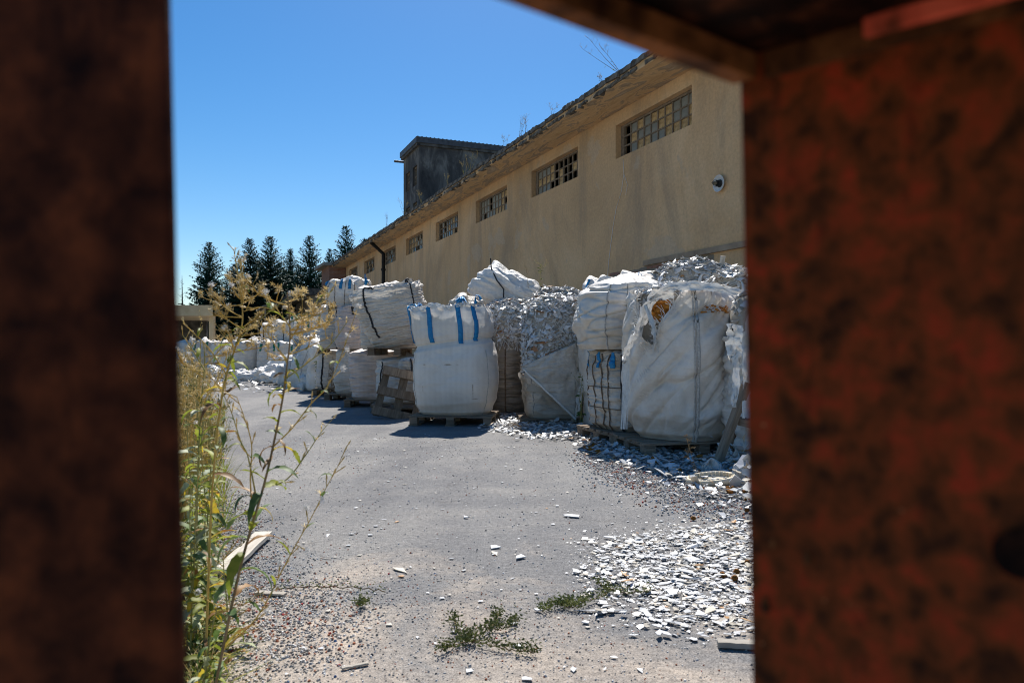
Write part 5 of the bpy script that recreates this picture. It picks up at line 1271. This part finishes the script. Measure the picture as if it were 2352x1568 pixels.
stalk_weed('dark leafy weed in front of the slanting bag', G(733, 905), .75, 1, ('stem_brown', 'leaf_deep', 'seed_tan'), 3, 0, 30, SW)
stalk_weed('dry brown dock stalks before the left stack', G(757, 908), .72, 2, ('stem_brown', 'leaf_brown', 'leaf_brown'), 5, 3, 22, SW)
stalk_weed('dark green weed at the foot of the bottom left bag', G(777, 908), .6, 3, ('stem_brown', 'leaf_deep', 'leaf_brown'), 5, 2, 26, SW)
stalk_weed('thin green weed growing beside the split bag', P(1338, 955, 9.5)-Vector((0, 0, .1)), .75, 4, ('stem_green', 'leaf_deep', 'seed_green'), 2, 1, 16, SW, spread=.06)
stalk_weed('dry sprig in front of the pallet of the huge torn bag', G(1590, 1098), .28, 5, ('stem_brown', 'leaf_brown', 'leaf_brown'), 2, 2, 6, SW)
stalk_weed('yellow flowering weed standing against the wall above the heap', P(1241, 690, 12.2), .72, 6, ('stem_green', 'weed_low', 'dry_straw'), 1, 5, 16, SW, spread=.03)
stalk_weed('dry bare weed next to the yellow flowering one', P(1210, 672, 12.3), .42, 7, ('stem_brown', 'weed_low', 'seed_tan'), 1, 4, 2, SW, spread=.03)
def eave_pt(u):    # a point on top of the eave edge seen at column u
    De = 9.02; Y = 1840.7*De/(u-470); s = (Y-.3835*De)/.9235; q = nW*De+dW*s; return Vector((q.x, q.y, ZS+.28))
for i, (u, H, ln, lab, mt) in enumerate([(1425, .85, (-.7, .1), 'bare twig leaning out from the eave near the gate beam', 'stem_brown'), (1380, .35, (-.1, 0), 'tiny dry sprig on the eave left of the leaning twig', 'stem_brown'), (1208, .6, (0, 0), 'pair of dry stalks on the eave right of the tower', 'stem_brown'), (1193, .75, (0, 0), 'taller dry stalk on the eave right of the tower', 'stem_brown'),
        (1268, .4, (0, 0), 'dry sprig on the eave between second and third windows', 'stem_brown'), (1160, .5, (0, 0), 'dry sprig where the tower roof meets the eave', 'stem_brown'), (1080, .7, (0, 0), 'pale flowering tuft on the eave before the tower', 'stem_tan'), (1066, .6, (0, 0), 'pale fluffy tuft on the eave below the tower wall', 'stem_tan'),
        (1030, .5, (0, 0), 'small tuft on the eave at the middle of the tower', 'stem_tan'), (968, .7, (-.2, 0), 'grassy tuft on the eave at the tower corner', 'stem_tan'), (930, .8, (-.1, 0), 'straw tuft on the eave left of the tower', 'stem_tan'), (888, .8, (0, 0), 'bushy twigs on the eave above the downpipe', 'stem_brown')]):
    stalk_weed(lab, eave_pt(u), H, 40+i, (mt, 'weed_low', 'seed_tan'), 3, 4, 3, 'weeds on the eave', lean=ln, spread=.16)

# ------------------------------------------------------------------ rusty gate right in front of the lens
gp = thing('gate_post', 'dark rusty steel gate post filling the left side', 'gate post', (0, 0, 0))
def sheared_prism(poly, z0, z1, k, mat, parent, name, bevel=0.0, nz_=1):
    V, Fc = [], []; n_ = len(poly); lv = [z0+(z1-z0)*i/nz_ for i in range(nz_+1)]
    for z in lv: V += [(x+k*(z-CH), y, z) for x, y in poly]
    for i in range(nz_):
        for j in range(n_): Fc.append((i*n_+j, i*n_+(j+1) % n_, (i+1)*n_+(j+1) % n_, (i+1)*n_+j))
    Fc += [tuple(range(n_))[::-1], tuple(nz_*n_+j for j in range(n_))]
    o = part(name, V, Fc, MAT[mat], parent)
    if bevel: b = o.modifiers.new('bevel', 'BEVEL'); b.width = bevel; b.segments = 3; b.limit_method = 'ANGLE'; b.angle_limit = R(40)
    return o
xe = X(411, .33)
sheared_prism([(xe-.30, .322), (xe-.0012, .322), (xe, .3265), (xe, .33), (xe-.30, .33)], 0, 2.2, -.0236, 'rust_dark', gp, 'face_plate')
sheared_prism([(xe-.29, .3305), (xe-.10, .3305), (xe-.10, .38), (xe-.29, .38)], 0, 2.2, -.0236, 'rust_dark', gp, 'rear_flange')
gl = thing('steel_gate', 'red painted rusty steel gate leaf filling the right side', 'gate', (0, 0, 0))
P0 = Vector((X(1711, .36), .36, 0)); e1 = Vector((.729, -.685, 0)); e2 = Vector((-.7885, -.615, 0)); o1 = Vector((.685, .729, 0))
zf = 1+610/F*.36
def q2(v): return (v.x, v.y)
sheared_prism([q2(P0), q2(P0+e1*.75), q2(P0+e1*.75+o1*.006), q2(P0+o1*.006)], .0, zf+.024, -.0197, 'rust_red', gl, 'sheet_panel', .0015)
def slab_q(a0, a1, b0, b1, z0, z1, mat, name, bevel=.001):
    pts = [P0+e1*a+e2*b for a, b in ((a0, b0), (a1, b0), (a1, b1), (a0, b1))]
    V = [(p.x, p.y, z) for z in (z0, z1) for p in pts]
    o = part(name, V, [(0, 1, 2, 3), (7, 6, 5, 4), (0, 4, 5, 1), (1, 5, 6, 2), (2, 6, 7, 3), (3, 7, 4, 0)], MAT[mat], gl)
    b = o.modifiers.new('bevel', 'BEVEL'); b.width = bevel; b.segments = 2; return o
slab_q(-.004, .26, 0, .26, zf+.012, zf+.018, 'rust_black', 'top_flange')
slab_q(-.004, .008, .003, .26, zf-.001, zf+.0115, 'rust_lip', 'flange_lip')
slab_q(.058, .5, .0048, .0085, zf+.003, zf+.0116, 'paint_red', 'red_bar')
slab_q(.012, .5, .001, .0045, zf-.002, zf+.0112, 'rust_brown', 'top_rail')
ph = P0+e1*.112; zh = 1-470/F*.284
MB().tube([(ph.x-.685*.0005, ph.y-.729*.0005, zh), (ph.x-.685*.0015, ph.y-.729*.0015, zh)], .0095, 20).part('bolt_hole', MAT['rust_black'], gl)
for u_, v_, r_ in ((1768, 1248, .0016), (1846, 1282, .0022), (1748, 1392, .0028)):
    dxu = (u_-1176)/F; a = (dxu*P0.y-P0.x)/(.729+.685*dxu); p = P0+e1*a; z_ = CH+(HZ-v_)/F*p.y
    MB().tube([(p.x-.0004-.0197*(z_-1), p.y-.0004, z_-r_), (p.x-.0007-.0197*(z_-1), p.y-.0008, z_), (p.x-.0004-.0197*(z_-1), p.y-.0004, z_+r_*1.6)], [r_*.4, r_, r_*.3], 8).part('paint_flake', MAT['rust_lip'], gl, True)
